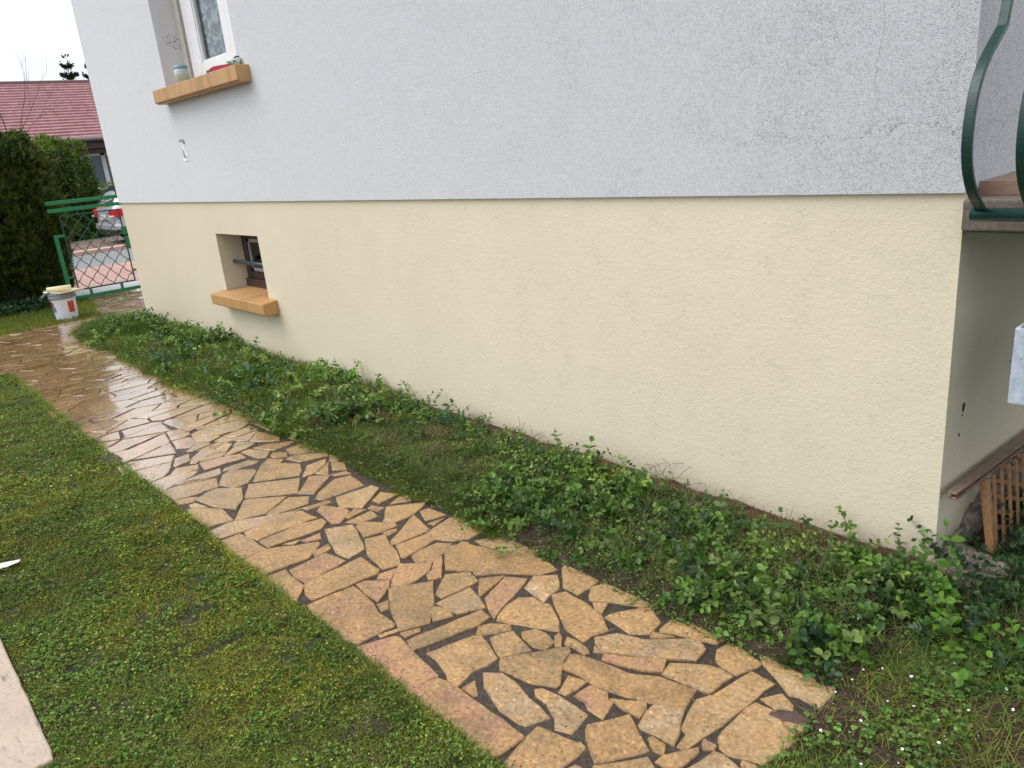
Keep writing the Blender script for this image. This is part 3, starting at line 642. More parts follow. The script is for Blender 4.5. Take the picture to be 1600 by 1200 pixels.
# ---------------------------------------------------------------- bed of soil against the wall
def bed_h(x, y):
    """height of the planted strip, world metres"""
    x = np.asarray(x, float); y = np.asarray(y, float)
    e = np.clip((y+.86)/.14, 0, 1); w = np.clip((-.02-y)/.28, 0, 1)
    h = .055*e*e*(3-2*e)*(.25+.75*w)
    h = h*np.clip((x+8.75)/.2, 0, 1)*np.where(x > -.15, np.clip(1-(x+.15)/.5, .35, 1), 1)
    return h+.022*(vnoise(x, y, .11, 1.)-.4)*e+.010*(vnoise(x, y, .035, 2.)-.5)*e
def grid(name, x0, x1, y0, y1, st, fn, mat, label):
    xs = np.arange(x0, x1+st, st); ys = np.arange(y0, y1+st*.5, st); X_, Y_ = np.meshgrid(xs, ys, indexing='ij'); Z_ = fn(X_, Y_)
    nx, ny = X_.shape; V = np.c_[X_.ravel(), Y_.ravel(), Z_.ravel()]
    a = (np.arange(nx-1)[:, None]*ny+np.arange(ny-1)[None]).ravel(); T = np.r_[np.c_[a, a+ny, a+ny+1], np.c_[a, a+ny+1, a+1]]
    o = tri_obj(name, V, T, np.full((len(V), 3), .1), mat, smooth=True); tag(o, label, kind='structure'); return o
grid('flower_bed', -8.75, .05, -.86, -.001, .03, lambda x, y: bed_h(x, y)+.004-.02*(y < -.85), M_SOIL, 'raised strip of reddish soil along the wall')
grid('side_bed', .05, 2.2, -1.0, 3.0, .04, lambda x, y: .012+.03*vnoise(x, y, .15, 5)+.015*vnoise(x, y, .05, 6)-.03*np.clip((-.7-y)/.3, 0, 1), M_SOIL, 'dark soil beside the corner of the house')
def lawn_h(x, y): return -.004+.018*vnoise(x, y, .25, 3)+.012*vnoise(x, y, .07, 4)
grid('lawn_turf', -7.12, 2.6, -4.6, -1.70, .04, lambda x, y: lawn_h(x, y)*np.clip((-1.69-y)/.05, .2, 1), M_GROUND, 'turf beside the path')

# ================================================================ HOUSE
XL, ST, TOP = -8.655, 1.322, 5.1
house = empty('house', (-4.3, 0, 0), 0, 'white roughcast house on a freshly painted cream basement, beside the stone path', 'house')
house.location = (0, 0, 0)
def wall_holes(name, mat, x0, x1, z0, z1, y, hole, depth, mr, bottom=False):
    hx0, hx1, hz0, hz1 = hole; m = MB()
    q = lambda a, b, c, d, mi=0: m.add([a, b, c, d], [(0, 1, 2, 3)], mi)
    xs = [x0, hx0, hx1, x1]; zs = [z0, hz0, hz1, z1]
    vid = {}
    for i in range(4):
        for j in range(4): vid[i, j] = len(m.v); m.v.append((xs[i], y, zs[j]))
    for i in range(3):
        for j in range(3):
            if (i, j) != (1, 1): m.f.append((vid[i, j], vid[i+1, j], vid[i+1, j+1], vid[i, j+1])); m.m.append(0)
    d = y+depth
    for (a, b) in (((hx0, hz0), (hx0, hz1)), ((hx0, hz1), (hx1, hz1)), ((hx1, hz1), (hx1, hz0)), ((hx1, hz0), (hx0, hz0))):
        q((a[0], y, a[1]), (b[0], y, b[1]), (b[0], d, b[1]), (a[0], d, a[1]), mr)
    # ends, underside, back and top
    D = 8.0
    q((x1, y, z0), (x1, D, z0), (x1, D, z1), (x1, y, z1)); q((x0, y, z0), (x0, y, z1), (x0, D, z1), (x0, D, z0))
    q((x0, D, z0), (x0, D, z1), (x1, D, z1), (x1, D, z0))
    if bottom: q((x0, y, z0), (x1, y, z0), (x1, D, z0), (x0, D, z0))
    q((x0, y, z1), (x1, y, z1), (x1, D, z1), (x0, D, z1))
    return m
UH = (-6.466, -4.93, 2.27, 3.62); LH = (-6.068, -5.20, .50, 1.045)
M_SMOOTHC = simple('cream_reveal', (.62, .55, .42), .6, 0, .05, 6, .3, 90)
bw = wall_holes('wall', M_CREAM, XL, 0, -.3, ST+.03, 0, LH, .27, 1).build('basement_wall', [M_CREAM, M_SMOOTHC], house); bw['label'] = 'cream painted basement wall'
uw = wall_holes('wall', M_WHITE, XL-.004, .004, ST, TOP, -.018, UH, .29, 1, True).build('upper_wall', [M_WHITE, M_REVEAL], house); uw['label'] = 'white roughcast upper wall, dirty towards the balcony'
m = MB(); m.prism([(-.5, TOP-.02), (8.5, TOP-.02), (4, TOP+2.4)], 0, XL-.3, .3); m.build('roof', simple('roof_tiles', (.25, .1, .08), .7, 0, .3, 9, .6, 20), house)
# upper window
def tuft(m, c, r, n, mi=0):
    for i in range(n):
        a = random.uniform(0, 6.28); rr = r*math.sqrt(random.random()); s = random.uniform(.3, 1)*.007
        x, z = c[0]+rr*math.cos(a), c[2]+rr*math.sin(a)
        m.prism([(x, z-s), (x+s, z), (x, z+s), (x-s, z)], 1, c[1], c[1]-.002, mi)
fy = .20
wf = MB()   # fixed frame: jambs and rails
X0, X1, Z0, Z1 = UH
wf.box((X0+.145, fy-.01, Z0), (X0+.278, fy+.07, Z1)); wf.box((X1-.07, fy, Z0), (X1, fy+.07, Z1)); wf.box((X0+.278, fy, Z0), (X1-.07, fy+.07, Z0+.06)); wf.box((X0+.278, fy, Z1-.06), (X1-.07, fy+.07, Z1))
win = wf.build('window', M_PVC, house, bevel=.004); win['label'] = 'white framed upstairs window with a lace curtain'
m = MB(); m.box((X0+.001, fy-.02, Z0), (X0+.10, fy+.06, Z1)); m.build('shutter_guide', simple('cream_guide', (.60, .57, .52), .5), win)
m = MB(); m.box((X0+.10, fy+.02, Z0), (X0+.145, fy+.06, Z1)); m.build('shutter_slot', M_DARK, win)
xm = -5.43
for a, b in ((X0+.284, xm-.001), (xm+.001, X1-.075)):
    m = MB(); z0, z1 = Z0+.065, Z1-.065; w = .115
    for i, (dy, ww) in enumerate(((0, w), (.010, w+.022))):
        y0 = fy-.018+dy; y1 = y0+(.010 if i == 0 else .03)
        m.box((a, y0, z0), (a+ww, y1, z1)); m.box((b-ww, y0, z0), (b, y1, z1)); m.box((a+ww, y0, z0), (b-ww, y1, z0+ww)); m.box((a+ww, y0, z1-ww), (b-ww, y1, z1))
    m.build('sash', M_PVC, win)
    m = MB(); m.add([(a+w, fy+.006, z0+w), (b-w, fy+.006, z0+w), (b-w, fy+.006, z1-w), (a+w, fy+.006, z1-w)], [(0, 1, 2, 3)]); m.build('pane', M_GLASS, win)
    m = MB(); n = 40
    vs = []
    for i in range(n+1):
        x = a+.03+(b-a-.06)*i/n; yy = fy+.045+.008*math.sin(i*1.3)+.006*math.sin(i*2.9); vs += [(x, yy, z0), (x, yy, z1)]
    m.add(vs, [(2*i, 2*i+2, 2*i+3, 2*i+1) for i in range(n)]); m.build('curtain', M_LACE, win, smooth=True)
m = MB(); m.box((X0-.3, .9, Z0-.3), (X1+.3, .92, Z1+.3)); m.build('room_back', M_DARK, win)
def sill(x0, x1, z0, z1, y0, dy, parent, label, slope=.02):
    m = MB(); prof = [(y0, z0+.012), (y0+.018, z0+.012), (y0+.018, z0), (y0+.05, z0), (dy, z0), (dy, z1+slope*2), (y0, z1)]
    m.prism(prof, 0, x0, x1); o = m.build('window_sill', M_SILL, parent, bevel=.005); o['label'] = label; return o
sill(-6.52, -4.755, 2.168, 2.284, -.125, -.0185, win, 'ochre painted sill under the upstairs window', 0)
m = MB(); m.box((X0+.001, -.018, 2.2), (X1-.001, fy+.02, 2.285)); m.build('sill_bed', M_SILL, win)
m = MB(); tuft(m, (0, 0, 0), .001, 0)
for i in range(45):   # mould specks on the reveal
    a = random.gauss(0, .045); b = random.gauss(0, .05); s = random.uniform(.002, .006); y, z = .12+a, 2.68+b
    m.prism([(y, z-s), (y+s, z), (y, z+s), (y-s, z)], 0, X0, X0+.0015)
m.build('mould_stain', M_DARK, win)['kind'] = 'stuff'
# basement window
X0, X1, Z0, Z1 = LH; fy = .215
m = MB(); m.box((X0+.012, fy, Z0+.05), (X0+.105, fy+.055, Z1)); m.box((X1-.08, fy, Z0+.05), (X1, fy+.055, Z1)); m.box((X0+.105, fy, Z1-.07), (X1-.08, fy+.055, Z1))
m.box((X0+.105, fy, Z0+.10), (X1-.08, fy+.055, Z0+.175)); m.box((X0+.02, fy-.03, Z0+.035), (X1-.01, fy+.0, Z0+.115))
bwn = m.build('basement_window', M_BROWNW, house, bevel=.006); bwn['label'] = 'small brown framed basement window behind a blue grey bar'
m = MB(); x0, x1, z0, z1 = X0+.11, X1-.085, Z0+.18, Z1-.075
for a, b in (((x0, fy+.012, z0), (x0+.03, fy+.03, z1)), ((x1-.03, fy+.012, z0), (x1, fy+.03, z1)), ((x0, fy+.012, z0), (x1, fy+.03, z0+.03)), ((x0, fy+.012, z1-.03), (x1, fy+.03, z1))): m.box(a, b)
m.build('glazing_bead', simple('grey_bead', (.30, .30, .31), .5), bwn)
m = MB(); m.add([(x0, fy+.023, z0), (x1, fy+.023, z0), (x1, fy+.023, z1), (x0, fy+.023, z1)], [(0, 1, 2, 3)]); m.build('pane', M_GLASS, bwn)
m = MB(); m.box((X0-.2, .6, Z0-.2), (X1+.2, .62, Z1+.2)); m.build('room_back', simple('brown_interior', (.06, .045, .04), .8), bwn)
m = MB(); m.tube([(X0-.01, .125, .777), (X1+.01, .125, .777)], .019, 12); m.build('security_bar', simple('blue_grey_steel', (.035, .06, .085), .35, .2), bwn, smooth=True)
m = MB(); m.prism([(-.13, .43), (-.112, .43), (-.112, .418), (-.09, .418), (-.001, .418), (-.001, .538), (-.13, .520)], 0, -6.14, -5.045)
m.prism([(-.0008, .53), (.24, .545), (.24, .50), (-.0008, .50)], 0, X0+.002, X1-.002)
o = m.build('window_sill', M_SILL, bwn, bevel=.006); o['label'] = 'ochre painted sill under the basement window'
# torn patch in the upper render
px_, pz_ = -6.37, 1.79
def blob(m, pts, y, mi): m.prism(pts, 1, y, y-.006, mi)
m = MB()
blob(m, [(px_-.05*1.05, pz_+.075*.72), (px_-.04*1.05, pz_+.10*.72), (px_+.045*1.05, pz_+.105*.72), (px_+.075*1.05, pz_+.07*.72), (px_+.06*1.05, pz_+.045*.72), (px_+.03*1.05, pz_+.06*.72), (px_+.0*1.05, pz_+.08*.72), (px_-.03*1.05, pz_+.08*.72)], -.018, 1)
blob(m, [(px_-.015*1.05, pz_+.075*.72), (px_+.02*1.05, pz_+.065*.72), (px_+.045*1.05, pz_-.03*.72), (px_+.07*1.05, pz_-.10*.72), (px_+.05*1.05, pz_-.11*.72), (px_+.02*1.05, pz_-.02*.72)], -.0175, 0)
blob(m, [(px_+.0*1.05, pz_-.02*.72), (px_+.02*1.05, pz_-.02*.72), (px_+.05*1.05, pz_-.115*.72), (px_+.0*1.05, pz_-.12*.72), (px_-.005*1.05, pz_-.07*.72)], -.0172, 1)
blob(m, [(px_-.05*1.05, pz_-.12*.72), (px_-.02*1.05, pz_-.155*.72), (px_+.055*1.05, pz_-.155*.72), (px_+.07*1.05, pz_-.125*.72), (px_+.04*1.05, pz_-.118*.72), (px_-.01*1.05, pz_-.122*.72)], -.0178, 0)
m.build('render_patch', [simple('fresh_plaster', (.85, .85, .85), .8), simple('grey_hole', (.26, .26, .27), .9)], house)
# holes in the shaded side wall
M_HOLE = simple('rusty_hole', (.03, .02, .014), .9)
for (y, z, r) in ((.155, .575, .016), (.15, .545, .006), (.135, .475, .007), (.36, .245, .004), (.25, 1.16, .01), (.62, .62, .004)):
    pts = [(y+r*random.uniform(.5, 1.2)*math.cos(t), z+r*random.uniform(.5, 1.3)*math.sin(t)) for t in np.arange(0, 6.28, .8)]
    m = MB(); m.prism(pts, 0, -.001, .002); m.build('wall_hole', M_HOLE, house)
# balcony
m = MB(); m.box((.0045, -.03, 1.208), (3.0, 1.35, 1.302)); sl = m.build('balcony_slab', M_SLAB, house, bevel=.006)
m = MB(); m.box((.0047, .10, 1.303), (3.0, 1.35, 1.345)); m.build('floor_tiles', simple('brown_floor_tile', (.25, .16, .115), .55, 0, .2, 30, .5, 90), sl)
m = MB(); m.box((.02, -.024, 1.19), (3.0, -.010, 1.2075)); m.build('shade_strip', simple('dark_green_shade', (.05, .055, .035), .9), sl)  # dark green strip, its colour stands in for the shade under the slab
m = MB()
ry, rz_ = -.165, 1.277
m.tube([(.075, ry, rz_), (1.9, ry, rz_)], .0195, 14); rail = m.build('balcony_railing', M_RAIL, house, smooth=True); rail['label'] = 'dark green steel railing with bulging balusters'
for x in (.35, 1.0, 1.7):
    m = MB(); m.box((x, ry, rz_-.008), (x+.03, -.028, rz_+.008)); m.build('bracket', M_RAIL, rail)
bp = [(-.108, 2.25), (-.109, 2.0), (-.110, 1.837), (-.131, 1.772), (-.218, 1.712), (-.262, 1.672), (-.293, 1.63), (-.315, 1.57), (-.322, 1.51), (-.318, 1.455), (-.295, 1.40), (-.25, 1.347), (-.205, 1.315), (-.167, 1.288)]
def smoothp(p, it=2, keep=4):
    for _ in range(it):
        q = [p[0]]
        for i in range(len(p)-1):
            a, b = p[i], p[i+1]
            if i < keep-1: q.append(b); continue
            q += [(a[0]*.75+b[0]*.25, a[1]*.75+b[1]*.25), (a[0]*.25+b[0]*.75, a[1]*.25+b[1]*.75)]
        q.append(p[-1]); p = q
    return p
bp = smoothp(bp, 2)
for i in range(12):
    X_ = .100+i*.128; w = .013; m = MB(); n = len(bp); vs = []
    for j, (y, z) in enumerate(bp):
        a = bp[max(j-1, 0)]; b = bp[min(j+1, n-1)]; d = math.hypot(b[0]-a[0], b[1]-a[1]); ny, nz = -(b[1]-a[1])/d*.0075, (b[0]-a[0])/d*.0075
        vs += [(X_-w, y-ny, z-nz), (X_+w, y-ny, z-nz), (X_+w, y+ny, z+nz), (X_-w, y+ny, z+nz)]
    fs = [(4*j+k, 4*j+(k+1) % 4, 4*j+4+(k+1) % 4, 4*j+4+k) for j in range(n-1) for k in range(4)]+[(3, 2, 1, 0), (4*n-4, 4*n-3, 4*n-2, 4*n-1)]
    m.add(vs, fs); m.build('baluster', M_RAIL, rail, bevel=.0025)
m = MB(); m.tube([(.075, -.108, 2.25), (1.9, -.108, 2.25)], .022, 12); m.build('handrail', M_RAIL, rail, smooth=True)

# broken masonry along the foot of the side wall
def rock(name, c, s, mat, seed, label=None, cat=None, group=None, sub=3, parent=None, amp=.35, rz=0):
    bm = bmesh.new(); bmesh.ops.create_icosphere(bm, subdivisions=sub, radius=1)
    for v in bm.verts:
        p = v.co.copy(); d = 1+amp*mnoise.fractal(p*1.1+Vector((seed*7.3, seed, 0)), 1.0, 2.0, 4)
        f = max(abs(p.x), abs(p.y), abs(p.z)); v.co = p*d/(f**.55)
        v.co = Vector((v.co.x*s[0], v.co.y*s[1], v.co.z*s[2]))
    me = bpy.data.meshes.new(name); bm.to_mesh(me); bm.free(); me.materials.append(mat)
    o = bpy.data.objects.new(name, me); COL.objects.link(o); o.location = c; o.rotation_euler = (0, 0, rz)
    if parent: o.parent = parent
    tag(o, label, cat, group); return o
M_RUB = simple('broken_masonry', (.24, .20, .17), .9, 0, .6, 28, 1, 120); M_CHUNK = simple('grey_rubble_concrete', (.21, .18, .15), .9, 0, .5, 60, 1, 180)
for i, (y, z, r) in enumerate(((.10, .0, .05), (.20, .02, .06), (.30, .045, .06), (.40, .07, .07), (.52, .09, .08), (.66, .10, .09), (.82, .10, .1), (.99, .08, .11))):
    rock('broken_footing', (.012, y, z), (r*.55, r*1.2, r), M_RUB, i+3, parent=house)
rock('concrete_chunk', (.075, .02, .025), (.10, .11, .038), M_CHUNK, 2, 'rough grey lump of concrete at the foot of the house corner', 'concrete lump', sub=5, rz=.5, amp=.75)
rock('flat_stone', (-4.02, -1.705, .0), (.17, .05, .022), simple('dark_stone', (.10, .075, .065), .8, 0, .3, 30, .8, 90), 5, 'dark stone sunk in the lawn edge beside the white sheen on the path', 'stone', rz=.03)
rock('brown_stone', (-.004, -1.01, .006), (.06, .022, .011), simple('dark_brown_stone', (.085, .05, .042), .8, 0, .3, 40, .8, 90), 9, 'dark brown stone flake in the corner of the path end', 'stone', rz=.5)
# limestone slab at the lower left
t = NT('limestone'); n = t.noise(9, 6, .7); c = t.ramp(n, [(.3, (.42, .33, .265)), (.7, (.52, .43, .34))]); c = t.mix(t.rng(t.noise(90, 4, .7), .35, .5, .45, 0), c, (.30, .23, .18))
c = t.mix(t.rng(t.noise(16, 4, .6, t.mapped((.4, 2, 1))), .64, .70, 0, .7), c, (.16, .14, .14)); t.col(c).set(Roughness=.8).bump(t.noise(60, 5, .7), .7, .004)
m = MB(); e = []
for i in range(40):
    x = -3.4+i*.0505; e.append((x, -2.535+random.uniform(-.0016, .0016)))
e = [p for p in e if p[0] < -1.45]+[(-1.425, -2.54), (-1.425, -3.4), (-3.4, -3.4)]
m.prism(e, 2, -.03, .03); tag(m.build('limestone_slab', t.m, bevel=.006), 'pale pinkish limestone slab lying on the lawn in the near left corner', 'stone slab')
# ================================================================ THINGS ON THE SILL
SY = 2.286
jar = empty('jar', (-6.085, .0, SY), 0, 'glass jar with a blue lid and pale green contents on the upstairs window sill', 'jar')
M_JG = simple('jar_glass', (.42, .47, .47), .12, 0, .05, 9)
m = MB(); m.lathe([(.001, 0), (.055, 0), (.06, .006), (.06, .075)], 20); m.build('contents', simple('green_paste', (.38, .42, .31), .4), jar, smooth=True)
m = MB(); m.lathe([(.0605, .0755), (.0605, .115), (.05, .125), (.05, .13), (.001, .13)], 20); m.build('glass', M_JG, jar, smooth=True)
m = MB(); m.lathe([(.056, .130), (.056, .148), (.05, .152), (.001, .152)], 20); m.build('lid', simple('blue_lid', (.17, .33, .42), .4), jar, smooth=True)
m = MB()
prof = [(0, .0), (.02, .028), (.10, .034), (.18, .03), (.30, .022), (.36, .0)]
for i in range(len(prof)-1):
    a, b = prof[i], prof[i+1]; m.add([(-5.27+a[0], -.105, SY), (-5.27+b[0], -.105, SY), (-5.27+b[0], -.105, SY+b[1]), (-5.27+a[0], -.105, SY+a[1]), (-5.27+a[0], -.03, SY), (-5.27+b[0], -.03, SY), (-5.27+b[0], -.03, SY+b[1]+.01), (-5.27+a[0], -.03, SY+a[1]+.01)], [(0, 1, 2, 3), (5, 4, 7, 6), (3, 2, 6, 7)])
o = m.build('folded_cloth', simple('dark_red_cloth', (.30, .012, .04), .75, 0, .3, 30, .6, 60)); tag(o, 'dark red folded cloth lying on the upstairs window sill', 'cloth')
m = MB(); m.box((-5.34, -.1, SY), (-5.28, -.04, SY+.025)); tag(m.build('sponge', simple('dark_grey_sponge', (.06, .075, .08), .8), bevel=.008), 'small dark grey sponge left of the red cloth on the sill', 'sponge')
bowl = empty('bowl', (-4.91, -.045, SY), 0, 'small white and green patterned bowl at the right end of the upstairs sill', 'bowl')
t = NT('patterned_china'); c = t.ramp(t.noise(55, 3, .6), [(.45, (.7, .76, .74)), (.55, (.25, .5, .38)), (.62, (.1, .14, .14))]); t.col(c).set(Roughness=.2)
m = MB(); m.lathe([(.001, 0), (.035, 0), (.06, .025), (.066, .05), (.062, .05), (.055, .027), (.001, .02)], 20); m.build('bowl_body', t.m, bowl, smooth=True)
m = MB(); m.tube([(-.03, 0, .054), (.02, .005, .066), (.05, .01, .062)], .006, 6); m.build('spoon', M_DARK, bowl)

# ================================================================ PLANTER, HANDRAIL AND TRELLIS AT THE RIGHT
M_PAINT = simple('pale_blue_white_paint', (.42, .47, .56), .6, 0, .22, 45, .8, 160)
pl = empty('hanging_planter', (.185, -.05, .685), math.radians(0), 'weathered pale blue-white planter box hanging under the balcony at the right edge', 'planter')
M_MOSS = simple('old_soil', (.05, .05, .03), .95, 0, .5, 40, .8, 90)
t_ = .012; W, D, H = .42, .17, .242; s = .012
def taper(m, x0, y0, x1, y1, z0, z1, k):
    m.add([(x0+k, y0, z0), (x1-k, y0, z0), (x1-k, y1, z0), (x0+k, y1, z0), (x0, y0, z1), (x1, y0, z1), (x1, y1, z1), (x0, y1, z1)], [(0, 3, 2, 1), (4, 5, 6, 7), (0, 1, 5, 4), (1, 2, 6, 5), (2, 3, 7, 6), (3, 0, 4, 7)])
m = MB(); m.box((0, 0, 0), (W, t_, H)); m.box((0, D-t_, 0), (W, D, H)); m.box((0, t_, 0), (t_, D-t_, H)); m.box((W-t_, t_, 0), (W, D-t_, H)); m.box((t_, t_, 0), (W-t_, D-t_, t_))
m.build('box', M_PAINT, pl, bevel=.004)
m = MB(); m.box((t_, t_, H-.03), (W-t_, D-t_, H-.025)); m.build('soil', M_MOSS, pl)
M_WIRE = simple('rusty_wire', (.12, .07, .04), .7)
for x in (.15, .30):
    m = MB(); m.tube([(x, D-.003, H-.02), (x, D+.004, H+.05), (x, D-.02, 1.189-.685)], .004, 6); m.build('hook', M_WIRE, pl)
# sloping cap rail beside the side wall, on a leaning trellis
tr = empty('trellis_panel', (.05, .2, 0), 0, 'orange brown wooden lattice panel leaning on the shaded side wall', 'trellis')
A0 = Vector((.055, .275, .268)); B0 = Vector((.140, .170, -.02)); Yv = Vector((.03, 1, -.06)).normalized()
def Q(s, t, off=0):
    n = (A0-B0).cross(Yv).normalized()
    return B0+(A0-B0)*t+Yv*s+n*off-Vector((.05, .2, 0))
m = MB(); m.bar(Q(0, 1), Q(0, 0), .028, .028, up=Yv); m.build('post', M_WOOD, tr, bevel=.003)
k = 0
for lay, (sl, off) in enumerate(((.05, -.012), (.95, .008))):
    for i in range(-6, 22):
        s0 = .055+i*.075 if lay == 0 else i*.17
        a = (s0+ (0 if lay == 0 else -.0), 1.); b = (s0-sl if lay == 0 else s0+sl, 0.)
        # clip to s>0.01
        if a[0] < .01 and b[0] < .01: continue
        ta, tb = 1., 0.
        if a[0] < .01: f = (.01-a[0])/(b[0]-a[0]); a = (.01, 1-f)
        if b[0] < .01: f = (.01-b[0])/(a[0]-b[0]); b = (.01, f)
        if abs(a[1]-b[1]) < .1 or s0 > 1.35: continue
        m = MB(); m.bar(Q(a[0], a[1], off), Q(b[0], b[1], off), .006, .017, up=(Q(1, 0)-Q(0, 0))); m.build('slat', M_WOOD, tr)
rl = empty('cap_rail', (.035, .0, .31), 0, 'faded grooved brown wooden rail running above the lattice panel', 'rail')
m = MB(); a, b = Vector((0, -.012, 0)), Vector((.012, 1.5, -.11))
m.bar(a, b, .010, .030); m.bar(a+Vector((.014, 0, .010)), b+Vector((.014, 0, .010)), .018, .010); m.bar(a+Vector((.014, 0, -.010)), b+Vector((.014, 0, -.010)), .018, .010)
m.build('rail_body', M_WOOD2, rl, bevel=.002)
m = MB(); m.bar((.19, .02, -.0), (.30, .30, .03), .045, .022); tag(m.build('wooden_board', M_WOOD2, bevel=.003), 'brown board lying on the soil below the lattice', 'board'); 
m = MB(); pts = [(.32, -.36, .05), (.42, -.30, .055), (.50, -.27, .07), (.62, -.23, .075)]
m.tube(pts, [.005, .007, .009, .010], 8); m.tube([pts[2], (.52, -.24, .09)], .004, 6); m.tube([pts[2], (.53, -.31, .085)], .003, 6)
tag(m.build('twig', simple('pale_brown_bark', (.27, .17, .09), .7, 0, .3, 60, .4, 90), smooth=True), 'pale brown broken twig lying among the leaves at the right edge', 'twig')

# ================================================================ GATE
gate = empty('garden_gate', (-11.07, .25, 0), 0, 'green metal garden gate with a wavy wire lattice, closed at the end of the path', 'gate')
GY = .25; ox = Vector((0, -GY, 0))
def gp(y, z, x=0): return Vector((x, y-GY, z))
m = MB()
m.bar(gp(-.24, .05), gp(-.24, .93), .045, .05); m.bar(gp(-.24, .06), gp(1.1, .06), .04, .045); m.bar(gp(-.26, 1.245), gp(1.1, 1.245), .04, .05); m.bar(gp(-.26, 1.345), gp(1.1, 1.345), .04, .05)
m.bar(gp(1.08, .05), gp(1.08, 1.36), .045, .05); m.bar(gp(-.24, .91), gp(-.13, .91), .03, .035); m.bar(gp(-.24, .345), gp(-.13, .345), .025, .03); m.bar(gp(.62, .31), gp(1.06, .31), .025, .03)
m.bar(gp(.02, .06), gp(.02, .17), .025, .035); m.bar(gp(.43, .06), gp(.43, .165), .025, .035); m.bar(gp(.62, .86), gp(1.06, .86), .03, .05)
m.build('gate_frame', M_GATE, gate, bevel=.004)
m = MB()
L0, L1, Z0, Z1 = -.13, .62, .165, 1.17
for a, b in (((L0, Z0), (L0, Z1)), ((L1, Z0), (L1, Z1)), ((L0, Z0), (L1, Z0)), ((L0, Z1), (L1, Z1))): m.bar(gp(*a), gp(*b), .014, .016)
m.build('lattice_frame', simple('dark_green_gate_paint', (.006, .07, .04), .35), gate)
m = MB(); st = .172; M_GL = simple('lattice_green', (.010, .12, .055), .6)
for sgn in (1, -1):
    for k in range(-12, 14):
        pts = []; c = (L0+L1)/2+k*st*1.0
        N = 90
        for i in range(N+1):
            z = Z0+(Z1-Z0)*i/N; y = c+sgn*(z-(Z0+Z1)/2)*.88
            if not (L0 <= y <= L1):
                if len(pts) > 2: m.tube(pts, .0058, 5)
                pts = []; continue
            wv = .0045*math.sin(2*math.pi*(z-Z0)/(st/.88/2)*1.0); pts.append(gp(min(L1, max(L0, y+wv*.8)), z-sgn*wv*.7, sgn*.004))
        if len(pts) > 2: m.tube(pts, .0058, 5)
m.build('wire_lattice', M_GL, gate)
for y in (-.03, .50, .96):
    m = MB(); m.tube([gp(y+.038*math.cos(t), 1.295+.025*math.sin(t)) for t in np.arange(0, 6.6, .3)], .004, 5); m.build('scroll', M_GL, gate)
m = MB(); m.box(gp(.60, .82, -.02), gp(.70, .93, .02)); m.box(gp(.62, .62, -.015), gp(.69, .80, .015)); m.build('lock_box', M_GATE, gate, bevel=.004)
m = MB(); m.box((-11.75, -.50, 0), (-11.5, -.27, 1.44)); m.box((-11.78, -.53, 1.44), (-11.47, -.24, 1.50)); tag(m.build('gate_post', M_PALE, bevel=.01), 'grey concrete gate pillar buried in the left hedge', 'gate pillar')
m = MB(); m.box((-11.25, 1.14, 0), (-11.0, 1.38, 1.40)); m.box((-11.28, 1.11, 1.40), (-10.97, 1.41, 1.45)); tag(m.build('gate_post', M_PALE, bevel=.01), 'grey concrete gate pillar behind the house corner', 'gate pillar')
m = MB(); m.add([(-11.04, .33, 1.225), (-11.035, .38, 1.215), (-11.035, .43, 1.222), (-11.038, .47, 1.245), (-11.03, .42, 1.235), (-11.03, .36, 1.236)], [(0, 1, 2, 3, 4, 5)]); o = m.build('leaf', simple('yellow_leaf', (.5, .38, .1), .5)); o.modifiers.new('t', 'SOLIDIFY').thickness = .002; tag(o, 'yellow leaf caught on the upper bars of the green gate', 'leaf')

# ================================================================ PAINT BUCKET
bk = empty('paint_bucket', (-9.70, -.615, .0), math.radians(-8), 'white paint bucket with red and blue labels on the grass by the gate', 'bucket')
BR0, BR1, BH = .120, .140, .335
def brad(z): return BR0+(BR1-BR0)*z/BH
m = MB(); m.lathe([(.001, 0), (BR0-.008, 0), (BR0, .008), (BR1, BH), (BR1-.006, BH), (BR0-.006, .012), (.001, .012)], 40); m.build('bucket_body', simple('white_plastic', (.68, .70, .75), .3, 0, .05, 12), bk, smooth=False)
m = MB(); m.lathe([(BR1+.001, BH-.062), (BR1+.011, BH-.062), (BR1+.012, BH-.045), (BR1+.006, BH-.042), (BR1+.010, BH-.012), (BR1+.012, BH+.003), (BR1-.008, BH+.003)], 40); m.build('rim', simple('grey_plastic_rim', (.20, .215, .24), .45, 0, .2, 20), bk, smooth=True)
def label(name, a0, a1, z0, z1, mat, jag=0):
    m = MB(); n = 10; vs = []
    for i in range(n+1):
        a = math.radians(a0+(a1-a0)*i/n)
        for z in (z0, z1+jag*math.sin(i*1.1)): r = brad(z)+.0015; vs.append((r*math.cos(a), r*math.sin(a), z))
    m.add(vs, [(2*i, 2*i+2, 2*i+3, 2*i+1) for i in range(n)]); o = m.build(name, mat, bk); return o
CA = -3   # azimuth of the side that faces the path end, degrees
RED = simple('red_label', (.46, .07, .04), .45, 0, .25, 40); BLU = simple('blue_label', (.10, .22, .42), .45, 0, .25, 30)
label('red_label', CA+16, CA+50, .10, .235, RED, .004); label('red_label', CA-92, CA-56, .185, .24, RED, .006); label('blue_label', CA-92, CA-48, .115, .183, BLU, .01); label('blue_label', CA-44, CA-36, .03, .045, BLU, .003); label('small_label', CA+22, CA+38, .03, .042, BLU)
m = MB(); pts = []
for i in range(21):
    a = math.radians(CA+90+180*i/20); r = BR1+.012; z = BH-.05-.12*math.sin(math.pi*i/20); pts.append((r*math.cos(a)*(1.0), r*math.sin(a), z))
m.tube(pts, .0028, 6); m.build('handle', simple('wire', (.35, .35, .37), .4, .6), bk)
